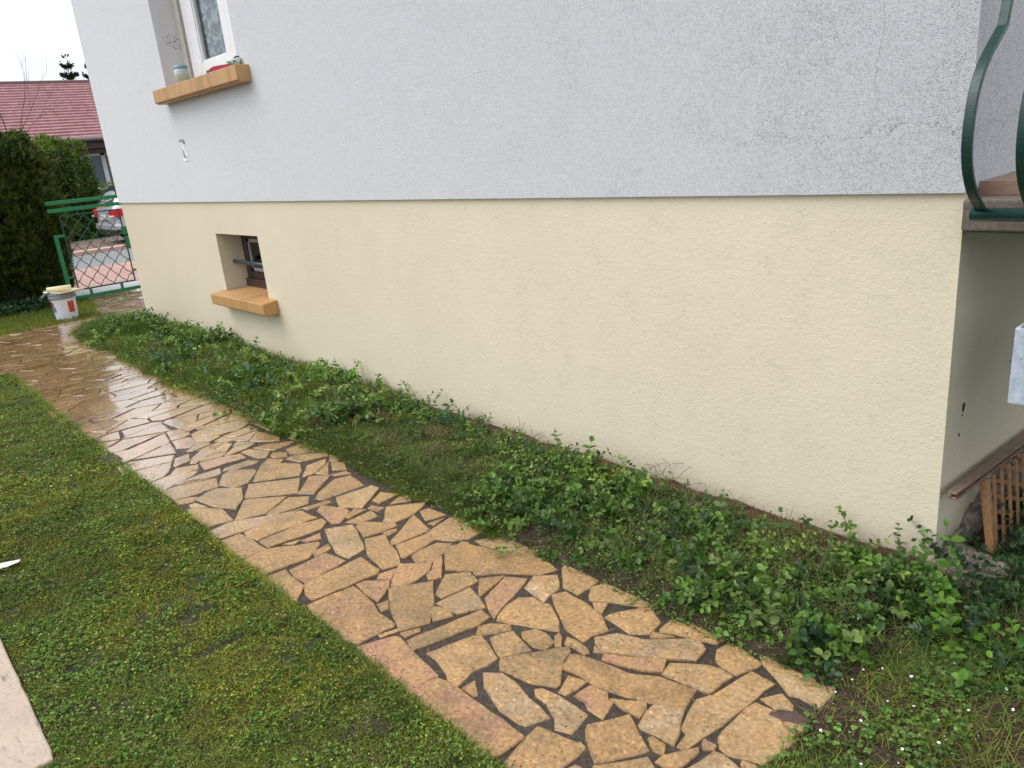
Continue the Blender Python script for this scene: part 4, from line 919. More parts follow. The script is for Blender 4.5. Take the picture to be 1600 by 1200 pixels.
tray = empty('paint_tray', (-9.70, -.60, BH+.006), math.radians(18), 'cream stained roller tray lying across the top of the white bucket', 'tray')
M_CP = simple('cream_paint_film', (.72, .66, .46), .4, 0, .12, 50, .4, 60)
m = MB(); m.prism([(-.17, -.13), (.17, -.13), (.19, .16), (.12, .19), (-.13, .18), (-.18, .1)], 2, 0, .006); m.build('tray_body', M_CP, tray, bevel=.002)
m = MB()
for a, b in (((-.17, -.13), (.17, -.13)), ((.17, -.13), (.19, .16)), ((-.17, -.13), (-.18, .10))): m.bar((*a, .012), (*b, .012), .012, .02)
m.build('tray_rim', M_CP, tray, bevel=.003)
ro = empty('paint_roller', (-9.68, -.63, BH+.048), math.radians(72), 'cream paint roller with a grey handle resting on top of the white bucket', 'paint roller')
m = MB(); m.tube([(-.13, 0, 0), (-.125, 0, 0), (.125, 0, 0), (.13, 0, 0)], [.028, .034, .034, .028], 18); m.build('roller_sleeve', simple('cream_nap', (.74, .66, .42), .8, 0, .12, 60, .9, 130), ro, smooth=True)
m = MB(); m.tube([(-.13, 0, 0), (-.16, 0, 0), (-.165, -.05, -.01), (-.10, -.10, -.02), (-.10, -.15, -.02)], .004, 6); m.build('frame', simple('steel', (.4, .4, .42), .3, .8), ro)
m = MB(); m.tube([(-.10, -.13, -.02), (-.14, -.19, -.025), (-.17, -.25, -.05)], [.011, .014, .012], 10); m.build('handle', simple('grey_handle', (.12, .15, .18), .4), ro, smooth=True)

# ================================================================ NEIGHBOUR'S HOUSE
nb = empty('neighbour_house', (-32, 8, 0), 0, 'low house across the street with a long pink tiled roof', 'house')
O = Vector((-32, 8, 0))
def nbx(m, a, b, mi=0): m.box(tuple(Vector(a)-O), tuple(Vector(b)-O), mi)
m = MB(); nbx(m, (-38, -8, -.2), (-30, 22, 2.86)); m.build('wall', simple('beige_wall', (.33, .27, .24), .8, 0, .1, 3, .3, 40), nb)
t = NT('pink_roof_tiles'); n = t.noise(3, 5, .7); yy = t.noise(4, 2, .5, t.mapped((.1, 6, .1)))
c = t.ramp(n, [(.3, (.30, .13, .14)), (.7, (.40, .22, .23))]); c = t.mix(t.rng(t.noise(1, 3, .8, t.mapped((2, 7, 2))), .35, .6, .5, 0), c, (.20, .07, .08)); t.col(c).set(Roughness=.6).bump(t.noise(5, 2, .5, t.mapped((.5, 3, .5))), .5, .05)
M_ROOF = t.m
m = MB(); ex, ez, rx, rz2 = -29.0, 2.95, -34.0, 5.22; rows = 20
for i in range(rows):
    a, b = i/rows, (i+1)/rows; x0, z0 = ex+(rx-ex)*a, ez+(rz2-ez)*a; x1, z1 = ex+(rx-ex)*b, ez+(rz2-ez)*b
    m.prism([(x0-O.x+.03, z0+.05), (x1-O.x-.02, z1+.005), (x1-O.x-.02, z1-.03), (x0-O.x+.03, z0-.01)], 1, -9-O.y, 23-O.y)
m.prism([(rx-O.x, rz2), (-39.5-O.x, 2.9), (-39.5-O.x, 2.8), (rx-O.x, rz2-.2)], 1, -9-O.y, 23-O.y)
m.build('roof', M_ROOF, nb)
m = MB(); m.tube([(rx-O.x, -9-O.y, rz2+.0), (rx-O.x, 23-O.y, rz2+.0)], .10, 10); m.build('ridge', simple('dark_ridge', (.13, .07, .07), .7), nb)
m = MB(); m.tube([(ex-O.x+.10, -9-O.y, ez-.04), (ex-O.x+.10, 23-O.y, ez-.04)], .075, 10); m.build('gutter', simple('brown_gutter', (.22, .17, .17), .5), nb)
m = MB(); nbx(m, (-30.3, -9, 2.60), (-29.0, 23, 2.83)); m.build('soffit', simple('dark_brown_wood', (.06, .035, .03), .7), nb)
m = MB(); y0, y1, z0, z1 = 4.95, 6.5, 1.22, 2.45
for a, b in (((-30.02, y0, z0), (-29.93, y0+.06, z1)), ((-30.02, y1-.06, z0), (-29.93, y1, z1)), ((-30.02, 5.62, z0), (-29.93, 5.76, z1)), ((-30.02, y0, z0), (-29.93, y1, z0+.08)), ((-30.02, y0, z1-.07), (-29.93, y1, z1))): nbx(m, a, b)
w = m.build('window', M_PVC, nb)
m = MB(); nbx(m, (-30.01, y0+.06, z0+.08), (-29.97, y1-.06, z1-.07)); m.build('pane', simple('dark_reflective_glass', (.10, .12, .15), .08), w)
m = MB(); nbx(m, (-29.99, y0-.05, z0-.09), (-29.85, y1+.05, z0-.01)); m.build('sill', M_PALE, w)

# ================================================================ PARKED CAR
car = empty('parked_car', (-20.35, 2.8, .03), 0, 'silver hatchback parked across the street, its red tail light showing beyond the gate', 'car')
M_SIL = NT('silver_paint'); M_SIL.col(M_SIL.ramp(M_SIL.noise(3, 2), [(.3, (.50, .52, .57)), (.7, (.56, .58, .63))])).set(Roughness=.25, Metallic=.35); M_SIL.b.inputs['Coat Weight'].default_value = .6; M_SIL = M_SIL.m
M_BLK = simple('black_plastic', (.012, .012, .014), .5); M_TYRE = simple('tyre_rubber', (.014, .014, .015), .8, 0, .2, 40); M_ALLOY = simple('alloy', (.4, .4, .42), .3, .8); M_CGL = simple('car_glass', (.035, .045, .055), .06)
# stations along the length (0 = tail): list of (half width, height)
def sect(w, zb, zs, zt, wt):   # sill, shoulder, top height, top half width
    return [(0, zb), (w*.80, zb), (w*.97, zb+.10), (w, (zb+zs)/2), (w*.985, zs-.08), (w*.94, zs), (wt+.03, (zs+zt)/2+(.02)), (wt, zt-.05), (wt*.8, zt), (0, zt+.012)]
STN = [(0.0, sect(.72, .36, .72, .80, .62)), (.04, sect(.80, .30, .80, .90, .66)), (.12, sect(.85, .24, .92, 1.06, .62)), (.30, sect(.88, .20, .98, 1.28, .58)), (.62, sect(.89, .18, .98, 1.43, .58)), (1.3, sect(.895, .18, .96, 1.48, .60)), (2.1, sect(.895, .18, .94, 1.45, .60)), (2.75, sect(.89, .18, .93, 1.18, .62)), (3.15, sect(.885, .18, .90, .98, .66)), (3.8, sect(.86, .2, .78, .86, .66)), (4.1, sect(.78, .25, .62, .70, .6)), (4.18, sect(.6, .34, .52, .56, .45))]
m = MB(); NS = 10; full = []
for y, s_ in STN:
    ring = [(x, z) for x, z in s_]+[(-x, z) for x, z in s_[-2:0:-1]]
    full.append([(x, y, z) for x, z in ring])
vs = [p for r in full for p in r]; K = len(full[0])
m.add(vs, [(i*K+k, i*K+(k+1) % K, (i+1)*K+(k+1) % K, (i+1)*K+k) for i in range(len(full)-1) for k in range(K)]+[tuple(range(K-1, -1, -1)), tuple(range((len(full)-1)*K, len(full)*K))])
m.build('body', M_SIL, car, smooth=True, sub=2)
m = MB()   # glasshouse: side panes and rear window just proud of the body
for sx in (-1, 1):
    q = [(.50, 1.0), (.75, 1.36), (1.35, 1.405), (2.05, 1.385), (2.72, 1.0)]
    vs = [(sx*(.868-.24*(z-1.0)/.4), y, z) for y, z in q]+[(sx*(.848-.24*(z-1.0)/.4), y, z) for y, z in q]
    m.add(vs, [tuple(range(5)), tuple(range(9, 4, -1))]+[(i, (i+1) % 5, 5+(i+1) % 5, 5+i) for i in range(5)])
m.add([(-.60, .085, 1.00), (.60, .085, 1.00), (.50, .40, 1.375), (-.50, .40, 1.375), (-.60, .13, .99), (.60, .13, .99), (.50, .44, 1.36), (-.50, .44, 1.36)], [(0, 1, 2, 3), (4, 7, 6, 5), (0, 4, 5, 1), (1, 5, 6, 2), (2, 6, 7, 3), (3, 7, 4, 0)])
m.build('window', M_CGL, car, bevel=.01)
for sx in (1, -1):
    m = MB(); cv = [(.62, -.045, .82, .69), (.70, -.048, .83, .66), (.82, -.02, .845, .65), (.90, .08, .85, .66), (.925, .24, .845, .70), (.925, .42, .825, .80)]; n = len(cv)
    vs = [(sx*x, y, a) for x, y, a, b in cv]+[(sx*x, y, b) for x, y, a, b in cv]+[(sx*(x-.12), y+.12, a) for x, y, a, b in cv]+[(sx*(x-.12), y+.12, b) for x, y, a, b in cv]
    m.add(vs, [(i, i+1, n+i+1, n+i) for i in range(n-1)]+[(i, i+1, 2*n+i+1, 2*n+i) for i in range(n-1)]+[(n+i, n+i+1, 3*n+i+1, 3*n+i) for i in range(n-1)]+[(0, n, 3*n, 2*n), (n-1, 2*n-1, 4*n-1, 3*n-1)])
    o = m.build('tail_light', simple('red_lens', (.55, .008, .02), .12), car, bevel=.012)
    m = MB(); m.box((sx*.76-.10, -.06, .665), (sx*.76+.08, .05, .70)); m.build('reversing_lens', simple('white_lens', (.8, .8, .82), .15), o, bevel=.008)
m = MB(); m.box((-.86, -.035, .34), (.86, .16, .50)); m.build('bumper', M_SIL, car, bevel=.05)
m = MB(); m.box((-.80, -.02, .22), (.80, .25, .335)); m.build('valance', M_BLK, car, bevel=.03)
m = MB(); m.box((-.26, -.030, .60), (.26, .0, .71)); m.build('number_plate', simple('plate_white', (.6, .6, .6), .4), car)
for yy in (.72, 3.35):
    for sx in (1, -1):
        m = MB(); a = sx*.74; m.tube([(sx*.70, yy, .30), (sx*.705, yy, .30), (sx*.885, yy, .30), (sx*.89, yy, .30)], [.27, .305, .305, .27], 28); w = m.build('wheel', M_TYRE, car, smooth=False)
        m = MB(); m.tube([(sx*.886, yy, .30), (sx*.895, yy, .30)], [.20, .19], 20)
        for k in range(5):
            t = k*2*math.pi/5; m.bar((sx*.897, yy, .30), (sx*.897, yy+.18*math.cos(t), .30+.18*math.sin(t)), .012, .035, up=(1, 0, 0))
        m.build('rim', M_ALLOY, w)

# ================================================================ TREES AND HEDGES
M_BARK = simple('grey_brown_bark', (.085, .06, .055), .9, 0, .3, 20, .5, 60)
def branch_tree(name, base, h, seed, label, cat, spread=.5, depth=5, r0=.05, n0=3, loc=None):
    R_ = random.Random(seed); m = MB(); root = empty(name, base, 0, label, cat)
    def grow(p, d, L, r, lv):
        pts = [p]; q = p; dd = d.copy(); n = 4
        for i in range(n):
            dd = (dd+Vector((R_.gauss(0, .13), R_.gauss(0, .13), R_.gauss(.05, .08)))).normalized(); q = q+dd*L/n; pts.append(q)
        m.tube(pts, [r*(1-.45*i/n) for i in range(n+1)], 5 if lv < depth-1 else 3, cap=False)
        if lv <= 0: return
        for k in range(R_.choice((2, 3, 3))):
            j = R_.randint(2, n); a = R_.uniform(0, 6.28); s_ = R_.uniform(.35, .8)*spread*2
            nd = (dd+Vector((math.cos(a)*s_, math.sin(a)*s_, R_.uniform(-.1, .4)))).normalized(); grow(pts[j], nd, L*R_.uniform(.6, .85), r*.55*(1 if lv > 1 else .8), lv-1)
    tm = MB(); tm.tube([(0, 0, 0), (.02, .01, h*.15), (0, .03, h*.3)], [r0*1.3, r0, r0*.9], 8); tm.build('trunk', M_BARK, root, smooth=True)
    for k in range(n0):
        a = k*6.28/n0+R_.uniform(-.5, .5); grow(Vector((0, .02, h*(.2+.04*k))), Vector((math.cos(a)*spread*.7, math.sin(a)*spread*.7, 1)).normalized(), h*.33, r0*.62, depth-1)
    m.build('crown', M_BARK, root); return root
branch_tree('bare_tree', (-17.6, .72, 0), 4.6, 23, 'leafless small tree with thin twigs rising in front of the pink roof', 'tree', .30, 5, .032, 3)

def hedge_leaves(sample, n, size, pal, tmpl, updir, spread, jit=.18, aspect=.45):
    P, N = sample(n); d = nrm(N*spread+rnd_unit(len(P))*.7+np.array(updir)[None]); u = rnd_unit(len(P), .6)
    L = size*rng.uniform(.6, 1.3, len(P)); return leaf_field(tmpl, P, d, u, L, L*aspect, pick(pal, len(P), jit))
def box_shell(c0, c1, lump=.12, ls=.5, deep=.25, seed=1., top=True, roundness=.3):
    """points near the surface of a soft box hedge + outward normals"""
    c0 = np.array(c0, float); c1 = np.array(c1, float); cc = (c0+c1)/2; hs = (c1-c0)/2
    def f(n):
        d = rnd_unit(n*2); q = d/np.max(np.abs(d), 1, keepdims=True); q = q*(1-roundness)+d*roundness*1.25
        # area weighting towards large faces
        p = cc+q*hs; s_ = vnoise(p[:, 0]+p[:, 2]*.7, p[:, 1]+p[:, 2]*1.1, ls, seed)-.45+.5*(vnoise(p[:, 0]-p[:, 2], p[:, 1]+p[:, 2], ls*.35, seed+1)-.5)
        p = p+d*(s_*lump*2)[:, None]-d*(np.abs(rng.normal(0, deep, len(p))))[:, None]
        k = (p[:, 2] > .02); return p[k][:n], d[k][:n]
    return f
def core(name, c0, c1, parent, mat, shrink=.82, lump=.15):
    c0 = Vector(c0); c1 = Vector(c1); c = (c0+c1)/2; h = (c1-c0)/2*shrink
    bm = bmesh.new(); bmesh.ops.create_icosphere(bm, subdivisions=4, radius=1)
    for v in bm.verts:
        p = v.co.copy(); q = p/max(abs(p.x), abs(p.y), abs(p.z)); q = q*.7+p*.37; d = 1+lump*mnoise.noise(p*2.3)
        v.co = Vector((q.x*h.x*d, q.y*h.y*d, q.z*h.z*d))+c
    me = bpy.data.meshes.new(name); bm.to_mesh(me); bm.free(); me.materials.append(mat); o = bpy.data.objects.new(name, me); COL.objects.link(o); o.parent = parent; return o
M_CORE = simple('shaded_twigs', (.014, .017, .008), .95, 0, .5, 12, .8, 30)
# thuja hedge on the left: upright feathery sprays
th = empty('thuja_hedge', (0, 0, 0), 0, 'tall dark green conifer hedge on the left, behind the bucket', 'hedge')
c0, c1 = (-12.5, -6.5, 0.02), (-11.3, -.22, 2.22)
def sprays(P, N, size, pal, jit=.2):
    """flat fan sprays: several thin leaflets each"""
    out = []
    k = len(P); base = nrm(N*.8+np.array([[0, 0, .75]])+rnd_unit(k)*.35); side = nrm(np.cross(base, rnd_unit(k)))
    L = size*rng.uniform(.6, 1.35, k); col = pick(pal, k, jit)
    for a in (-.85, -.45, 0, .45, .85):
        d = base*math.cos(a)+side*math.sin(a); st = P+base*(L*.25*(1-abs(a)))[:, None]
        out.append(leaf_field(SIMPLE, st, d, rnd_unit(k, .4), L*(1-.35*abs(a)), L*.16, col*(1+.12*(1-abs(a)))))
    return merge(out)
def th_sample(n):
    f = rng.random(n); y = rng.uniform(-3.6, -.10, n)
    front = f < .62; endf = (f >= .62) & (f < .84); top = f >= .84
    z = rng.uniform(.0, 2.25, n); x = np.full(n, -11.28); N = np.tile([1., 0, 0], (n, 1))
    y = np.where(endf, -.08, y); x = np.where(endf, rng.uniform(-12.4, -11.3, n), x); N[endf] = (0.25, 1, 0)
    z = np.where(top, 2.2, z); x = np.where(top, rng.uniform(-12.4, -11.3, n), x); N[top] = (.2, 0, 1)
    # rounded top edge and leaning profile
    zz = np.clip((z-1.5)/.75, 0, 1)
    x = x-np.where(front, .26*zz*zz, 0); y = y-np.where(endf, .16*zz**1.5, 0)
    yy = np.clip((y+.5)/.4, 0, 1); z = np.where(top, z-.10*yy, z); x = x-np.where(front, .15*yy**2, 0)
    b = vnoise(y*1.3+x, z, .42, 7)-.5+.6*(vnoise(y-x, z, .15, 8)-.5)
    P = np.c_[x, y, z]+N*(b*.30)[:, None]-N*(np.abs(rng.normal(0, .09, n)))[:, None]
    low = np.clip((.5-z)/.5, 0, 1); P[:, 0] -= .16*low*(N[:, 0] > .5); P[:, 1] -= .20*low*(P[:, 1] > -.6); 
    return P, N
P, N = th_sample(27000)
V, T, C = sprays(P, N, .085, [(.05, .085, .016), (.08, .12, .022), (.036, .065, .014), (.11, .15, .028), (.14, .175, .035), (.022, .044, .011), (.11, .11, .03)])
tri_obj('foliage', V, T, C, M_HEDGE, th)
core('dense_core', (-12.5, -6.5, -.1), (-11.42, -.24, 2.12), th, M_CORE, .96, .05)
P, N = th_sample(900); m = MB()
for i in range(170):
    p = Vector(P[i]); d = Vector((.3*random.random(), random.uniform(-.3, .5), 1)).normalized(); m.tube([p-d*.12, p+d*.14], .0035, 4)
m.build('twig', simple('hedge_twig', (.13, .10, .06), .9), th)['kind'] = 'stuff'
# ivy-like tuft at its foot is part of the lawn edge; broad-leaved hedge across the street
lh = empty('laurel_hedge', (0, 0, 0), 0, 'big rounded bright green hedge across the street, left of the parked car', 'hedge')
f = box_shell((-25.3, -5.0, -.2), (-23.25, 3.45, 2.80), .16, .7, .12, 3., roundness=.22)
def lsamp(n):
    P, N = f(n*3); k = (P[:, 1] > -1.2) & (P[:, 0] > -24.6); return P[k][:n], N[k][:n]
def lsamp2(n):     # front face and end, evenly
    y = rng.uniform(-1.0, 3.6, n); z = rng.uniform(.03, 2.9, n); e = rng.random(n) < .3
    x = np.where(e, rng.uniform(-25, -23.2, n), -23.2); y = np.where(e, 3.55, y); N = np.where(e[:, None], np.array([[.3, 1, .1]]), np.array([[1., 0, .15]]))
    zz = np.clip((z-2.0)/.9, 0, 1); hump = .25*vnoise(y, x, .9, 12)
    x = x-.5*zz**2; y = y-np.where(e, .9*zz**1.6, 0); z = z-.2+hump-.25*np.clip((y-2.6)/1, 0, 1)**2
    z = np.where(y < 1.9, np.minimum(z, 2.62+.2*vnoise(y, z, .4, 3)), z)
    b = vnoise(y+x, z, .5, 14)-.5+.7*(vnoise(y-x, z, .18, 15)-.5)
    P = np.c_[x, y, np.maximum(z, .03)]+N*(b*.28)[:, None]-N*np.abs(rng.normal(0, .08, n))[:, None]; return P, N
V, T, C = merge([hedge_leaves(lsamp2, 26000, .085, [(.065, .12, .022), (.10, .16, .028), (.045, .085, .018), (.13, .19, .035), (.03, .06, .014)], SIMPLE, (0, 0, .3), .7, .2, .5)])
# leaf colour gets lighter and yellower towards the top
hi = np.clip((V[:, 2:3]-1.9)/1.0, 0, 1); C = C*(1+hi*np.array([[.9, .75, .1]]))
tri_obj('foliage', V, T, C, M_HEDGE, lh); core('dense_core', (-25.2, -3.0, -.2), (-23.25, 3.35, 2.6), lh, M_CORE, .93, .06)
def shrub(name, c, r, pal, n, size, label, seed):
    root = empty(name, (0, 0, 0), 0, label, 'shrub')
    d = rnd_unit(n); s_ = 1+.35*(vnoise(d[:, 0]*2+d[:, 2], d[:, 1]*2-d[:, 2], .5, seed)-.5); P = np.array(c)+d*np.array(r)*(s_*(1-np.abs(rng.normal(0, .12, n))))[:, None]
    k = P[:, 2] > .02; P = P[k]; d = d[k]; L = size*rng.uniform(.6, 1.3, len(P))
    V, T, C = leaf_field(SIMPLE, P, nrm(d+rnd_unit(len(P))*.8), rnd_unit(len(P), .6), L, L*.45, pick(pal, len(P), .2)); tri_obj('foliage', V, T, C, M_HEDGE, root)
    core('dense_core', np.array(c)-np.array(r), np.array(c)+np.array(r), root, M_CORE, .72); return root
shrub('shrub', (-26.6, 5.0, .62), (1.0, 1.7, .78), [(.16, .20, .035), (.12, .17, .03), (.20, .22, .05)], 9000, .07, 'low yellow-green shrub below the window of the neighbour house', 3)
shrub('shrub', (-24.9, 5.05, .95), (.5, .55, .75), [(.02, .04, .012), (.035, .06, .015)], 5000, .07, 'small dark green shrub beside the house corner, above the car', 5)
def conifer(base, h, r, seed, label):
    root = empty('conifer', base, 0, label, 'tree', 'conifer tops behind the pink roof'); n = 9000
    rs = np.random.default_rng(seed); z = h*(1-rs.random(n)**.6*.85); frac = (h-z)/h
    lobes = .65+.5*vnoise(z*2.2, rs.integers(0, 6, n).astype(float), 1.0, seed); a = rs.uniform(0, 6.28, n); a = np.round(a*1.6)/1.6+rs.normal(0, .12, n)
    lay = np.round(z*2.1)/2.1; u = rs.random(n)**.6; rr = r*(frac**.75+.05)*lobes*u
    P = np.c_[rr*np.cos(a), rr*np.sin(a), lay+rr*.55+rs.normal(0, .05, n)]
    d = nrm(np.c_[np.cos(a), np.sin(a), np.full(n, .8)]+rnd_unit(n)*.5); L = .16*rs.uniform(.6, 1.3, n)
    V, T, C = leaf_field(SIMPLE, P, d, rnd_unit(n, .5), L, L*.4, pick([(.018, .035, .018), (.03, .05, .022), (.012, .025, .014)], n, .2)); tri_obj('crown', V, T, C, M_HEDGE, root)
    m = MB(); m.tube([(0, 0, 0), (0, 0, h*.6), (0, 0, h*.97)], [.16, .09, .012], 8); m.build('trunk', M_BARK, root); return root
conifer((-42, 8.35, 0), 7.05, 1.35, 3, 'dark conifer behind the pink roof, the left of two tops')
conifer((-42, 9.25, 0), 6.7, 1.2, 8, 'dark conifer behind the pink roof, the right top beside the white wall')
# ================================================================ LAWN
GP = [(.12, .20, .028), (.16, .24, .035), (.085, .15, .022), (.20, .255, .04), (.25, .28, .06)]
def grass(x, y, z, L, pal, lean=.9, w=.0022, jit=.15, az=None):
    n = len(x); a = rng.uniform(0, 6.28, n) if az is None else az
    tilt = np.abs(rng.normal(lean, .35, n)); d = nrm(np.c_[np.cos(a)*tilt, np.sin(a)*tilt, np.ones(n)]); up = nrm(np.c_[np.cos(a), np.sin(a), np.full(n, .3)])
    up = nrm(np.cross(np.cross(d, np.array([[0, 0, 1.]])+rnd_unit(n)*.3), d)+1e-6)
    return leaf_field(BLADE, np.c_[x, y, z], d, up, L, w*rng.uniform(.7, 1.4, n), pick(pal, n, jit))
def lawn_colour(C, V, k):
    """patches of moss, clover and dry grass: the colour of the plants themselves"""
    a = vnoise(V[:, 0], V[:, 1], .38, 21)*.6+vnoise(V[:, 0], V[:, 1], .13, 22)*.4; b = vnoise(V[:, 0], V[:, 1], .5, 23)*.5+vnoise(V[:, 0], V[:, 1], .09, 24)*.5
    yel = np.clip((a-.50)/.2, 0, 1)[:, None]; drk = np.clip((b-.52)/.2, 0, 1)[:, None]
    C = C*(1-yel)+C*np.array([[1.25, 1.08, .85]])*yel; return C*(1-.25*drk)*np.array([[1.12, 1.04, 1.15]])
# near lawn: between the path and the slab: short blades over a carpet of tiny moss and clover leaflets
parts = []
def scatter(n, x0, x1, y0, y1, dens=None):
    x = rng.uniform(x0, x1, n); y = rng.uniform(y0, y1, n)
    if dens is not None: k = rng.random(n) < dens(x, y); x, y = x[k], y[k]
    return x, y
bare = lambda x, y: np.clip(1.6-3.0*np.clip(vnoise(x, y, .13, 31)*.55+vnoise(x, y, .045, 32)*.45-.46, 0, 1)*2, .06, 1)
off_slab = lambda x, y: ~((y < -2.53) & (x < -1.42))
def leaflets(n, x0, x1, y0, y1, dens, s0, s1, z0, z1, pal, asp=.55, flat=.5, jit=.42, hf=None):
    x, y = scatter(n, x0, x1, y0, y1, dens); k = off_slab(x, y); x, y = x[k], y[k]; n = len(x); a = rng.uniform(0, 6.28, n)
    d = nrm(np.c_[np.cos(a), np.sin(a), rng.normal(.15, .35, n)]); up = nrm(np.c_[rng.normal(0, flat, n), rng.normal(0, flat, n), np.ones(n)])
    L = rng.uniform(s0, s1, n); return leaf_field(SIMPLE, np.c_[x, y, (hf or lawn_h)(x, y)+rng.uniform(z0, z1, n)], d, up, L, L*asp*rng.uniform(.6, 1.3, n), pick(pal, n, jit))
MOSS = [(.15, .205, .03), (.19, .23, .035), (.11, .165, .028), (.23, .25, .04), (.06, .09, .02)]
HERB = [(.11, .19, .03), (.15, .24, .04), (.075, .13, .02), (.21, .29, .07), (.13, .18, .04)]
for n, x0, x1, y1, k in ((150000, -1.9, .10, -2.65, 1.), (110000, -3.6, -1.9, -2.65, 1.15), (80000, -7.15, -3.6, -2.5, 1.6)):
    parts.append(leaflets(n, x0, x1, y1, -1.67, bare, .005*k, .010*k, 0, .008, MOSS, .35))
    parts.append(leaflets(int(n*.30), x0, x1, y1, -1.67, lambda x, y: np.clip((vnoise(x, y, .12, 33)*.6+vnoise(x, y, .04, 34)*.4-.40)*4, .05, 1), .006*k, .013*k, .008, .020, HERB, .62))
for n, x0, x1, y1, L0, w in ((62000, -1.9, .15, -2.65, .024, .0017), (50000, -3.6, -1.9, -2.65, .026, .0019), (42000, -7.15, -3.6, -2.5, .032, .0026)):
    x, y = scatter(n, x0, x1, y1, -1.675, bare); k = off_slab(x, y); x, y = x[k], y[k]
    parts.append(grass(x, y, lawn_h(x, y), L0*rng.uniform(.35, 1.25, len(x)), GP, 1.7, w, .3))
x, y = scatter(16000, -7.15, 1.6, -3.9, -2.6, bare); k = off_slab(x, y); x, y = x[k], y[k]; parts.append(grass(x, y, lawn_h(x, y), .035*rng.uniform(.5, 1.3, len(x)), GP, 1.2, .005))
# dry stalks
x, y = scatter(5200, -7.0, .0, -2.6, -1.68); parts.append(grass(x, y, lawn_h(x, y)+.006, .045*rng.uniform(.5, 1.3, len(x)), [(.26, .21, .12), (.20, .15, .09), (.12, .08, .05)], 2.6, .0014))
# tufts that hang over the path edge
x = rng.uniform(-7.1, .05, 15000); y = -1.685+.045*np.abs(rng.normal(0, 1, len(x)))*(vnoise(x, x*0, .12, 51)*.6+vnoise(x, x*0, .035, 52)*.6-.2); parts.append(grass(x, y-.02, np.full(len(x), .004), .035*rng.uniform(.5, 1.3, len(x)), GP, 1.3, .0022, az=rng.normal(1.57, 1.0, len(x))))
V, T, C = merge(parts); C = lawn_colour(C, V, 0)
tag(tri_obj('lawn_grass', V, T, C, M_GRASS), 'short mossy grass between the path and the slab', 'grass', kind='stuff')
# clover and small rosettes in the lawn
parts = []
def clover(x, y, z, s, pal, tilt=.45):
    n = len(x); a0 = rng.uniform(0, 6.28, n); out = []; up = nrm(np.c_[rng.normal(0, tilt, n), rng.normal(0, tilt, n), np.ones(n)]); col = pick(pal, n, .15)
    for k in range(3):
        a = a0+k*2.094; d = np.c_[np.cos(a), np.sin(a), np.zeros(n)]; out.append(leaf_field(LEAF, np.c_[x, y, z], d, up, s, s*.95, col))
    return merge(out)
CP = [(.12, .20, .03), (.075, .15, .025), (.14, .24, .045), (.055, .11, .02)]
x, y = scatter(16000, -5.0, .1, -2.6, -1.7, lambda x, y: np.clip((vnoise(x, y, .17, 61)*.6+vnoise(x, y, .06, 62)*.4-.50)*5, 0, 1)); k = ~((y < -2.53) & (x < -1.42)); x, y = x[k], y[k]
parts.append(clover(x, y, lawn_h(x, y)+rng.uniform(.008, .022, len(x)), rng.uniform(.005, .0095, len(x)), CP))
V, T, C = merge(parts); tag(tri_obj('clover', V, T, C, M_GRASS), 'small clover leaves scattered through the lawn', 'clover', kind='stuff')
# far lawn by the hedge and across the cross path
parts = []
x, y = scatter(60000, -11.25, -9.38, -3.3, -.02, lambda x, y: (y < -.27-.0*x) | ((y < .03-(x+11.6)*.13)))
k = (y < -.27) | (x < -9.9-2.6*(y+.27)); x, y = x[k], y[k]
parts.append(grass(x, y, np.full(len(x), -.002), .06*rng.uniform(.5, 1.3, len(x)), GP, 1.0, .0055)); V, T, C = merge(parts); C = lawn_colour(C, V, 0)*.8
tag(tri_obj('verge_grass', V, T, C, M_GRASS), 'darker grass strip in front of the conifer hedge around the bucket', 'grass', kind='stuff')
x, y = scatter(2500, -11.35, -10.7, -3.0, -.3); z = rng.uniform(.01, .16, len(x)); V, T, C = leaf_field(LEAF, np.c_[x, y, z], rnd_unit(len(x)), rnd_unit(len(x), 1.2), .05*rng.uniform(.6, 1.2, len(x)), .035*np.ones(len(x)), pick([(.03, .07, .03), (.02, .05, .025), (.045, .09, .04)], len(x)))
tag(tri_obj('ivy', V, T, C, M_LEAF), 'dark ivy leaves at the foot of the conifer hedge', 'ivy', kind='stuff')

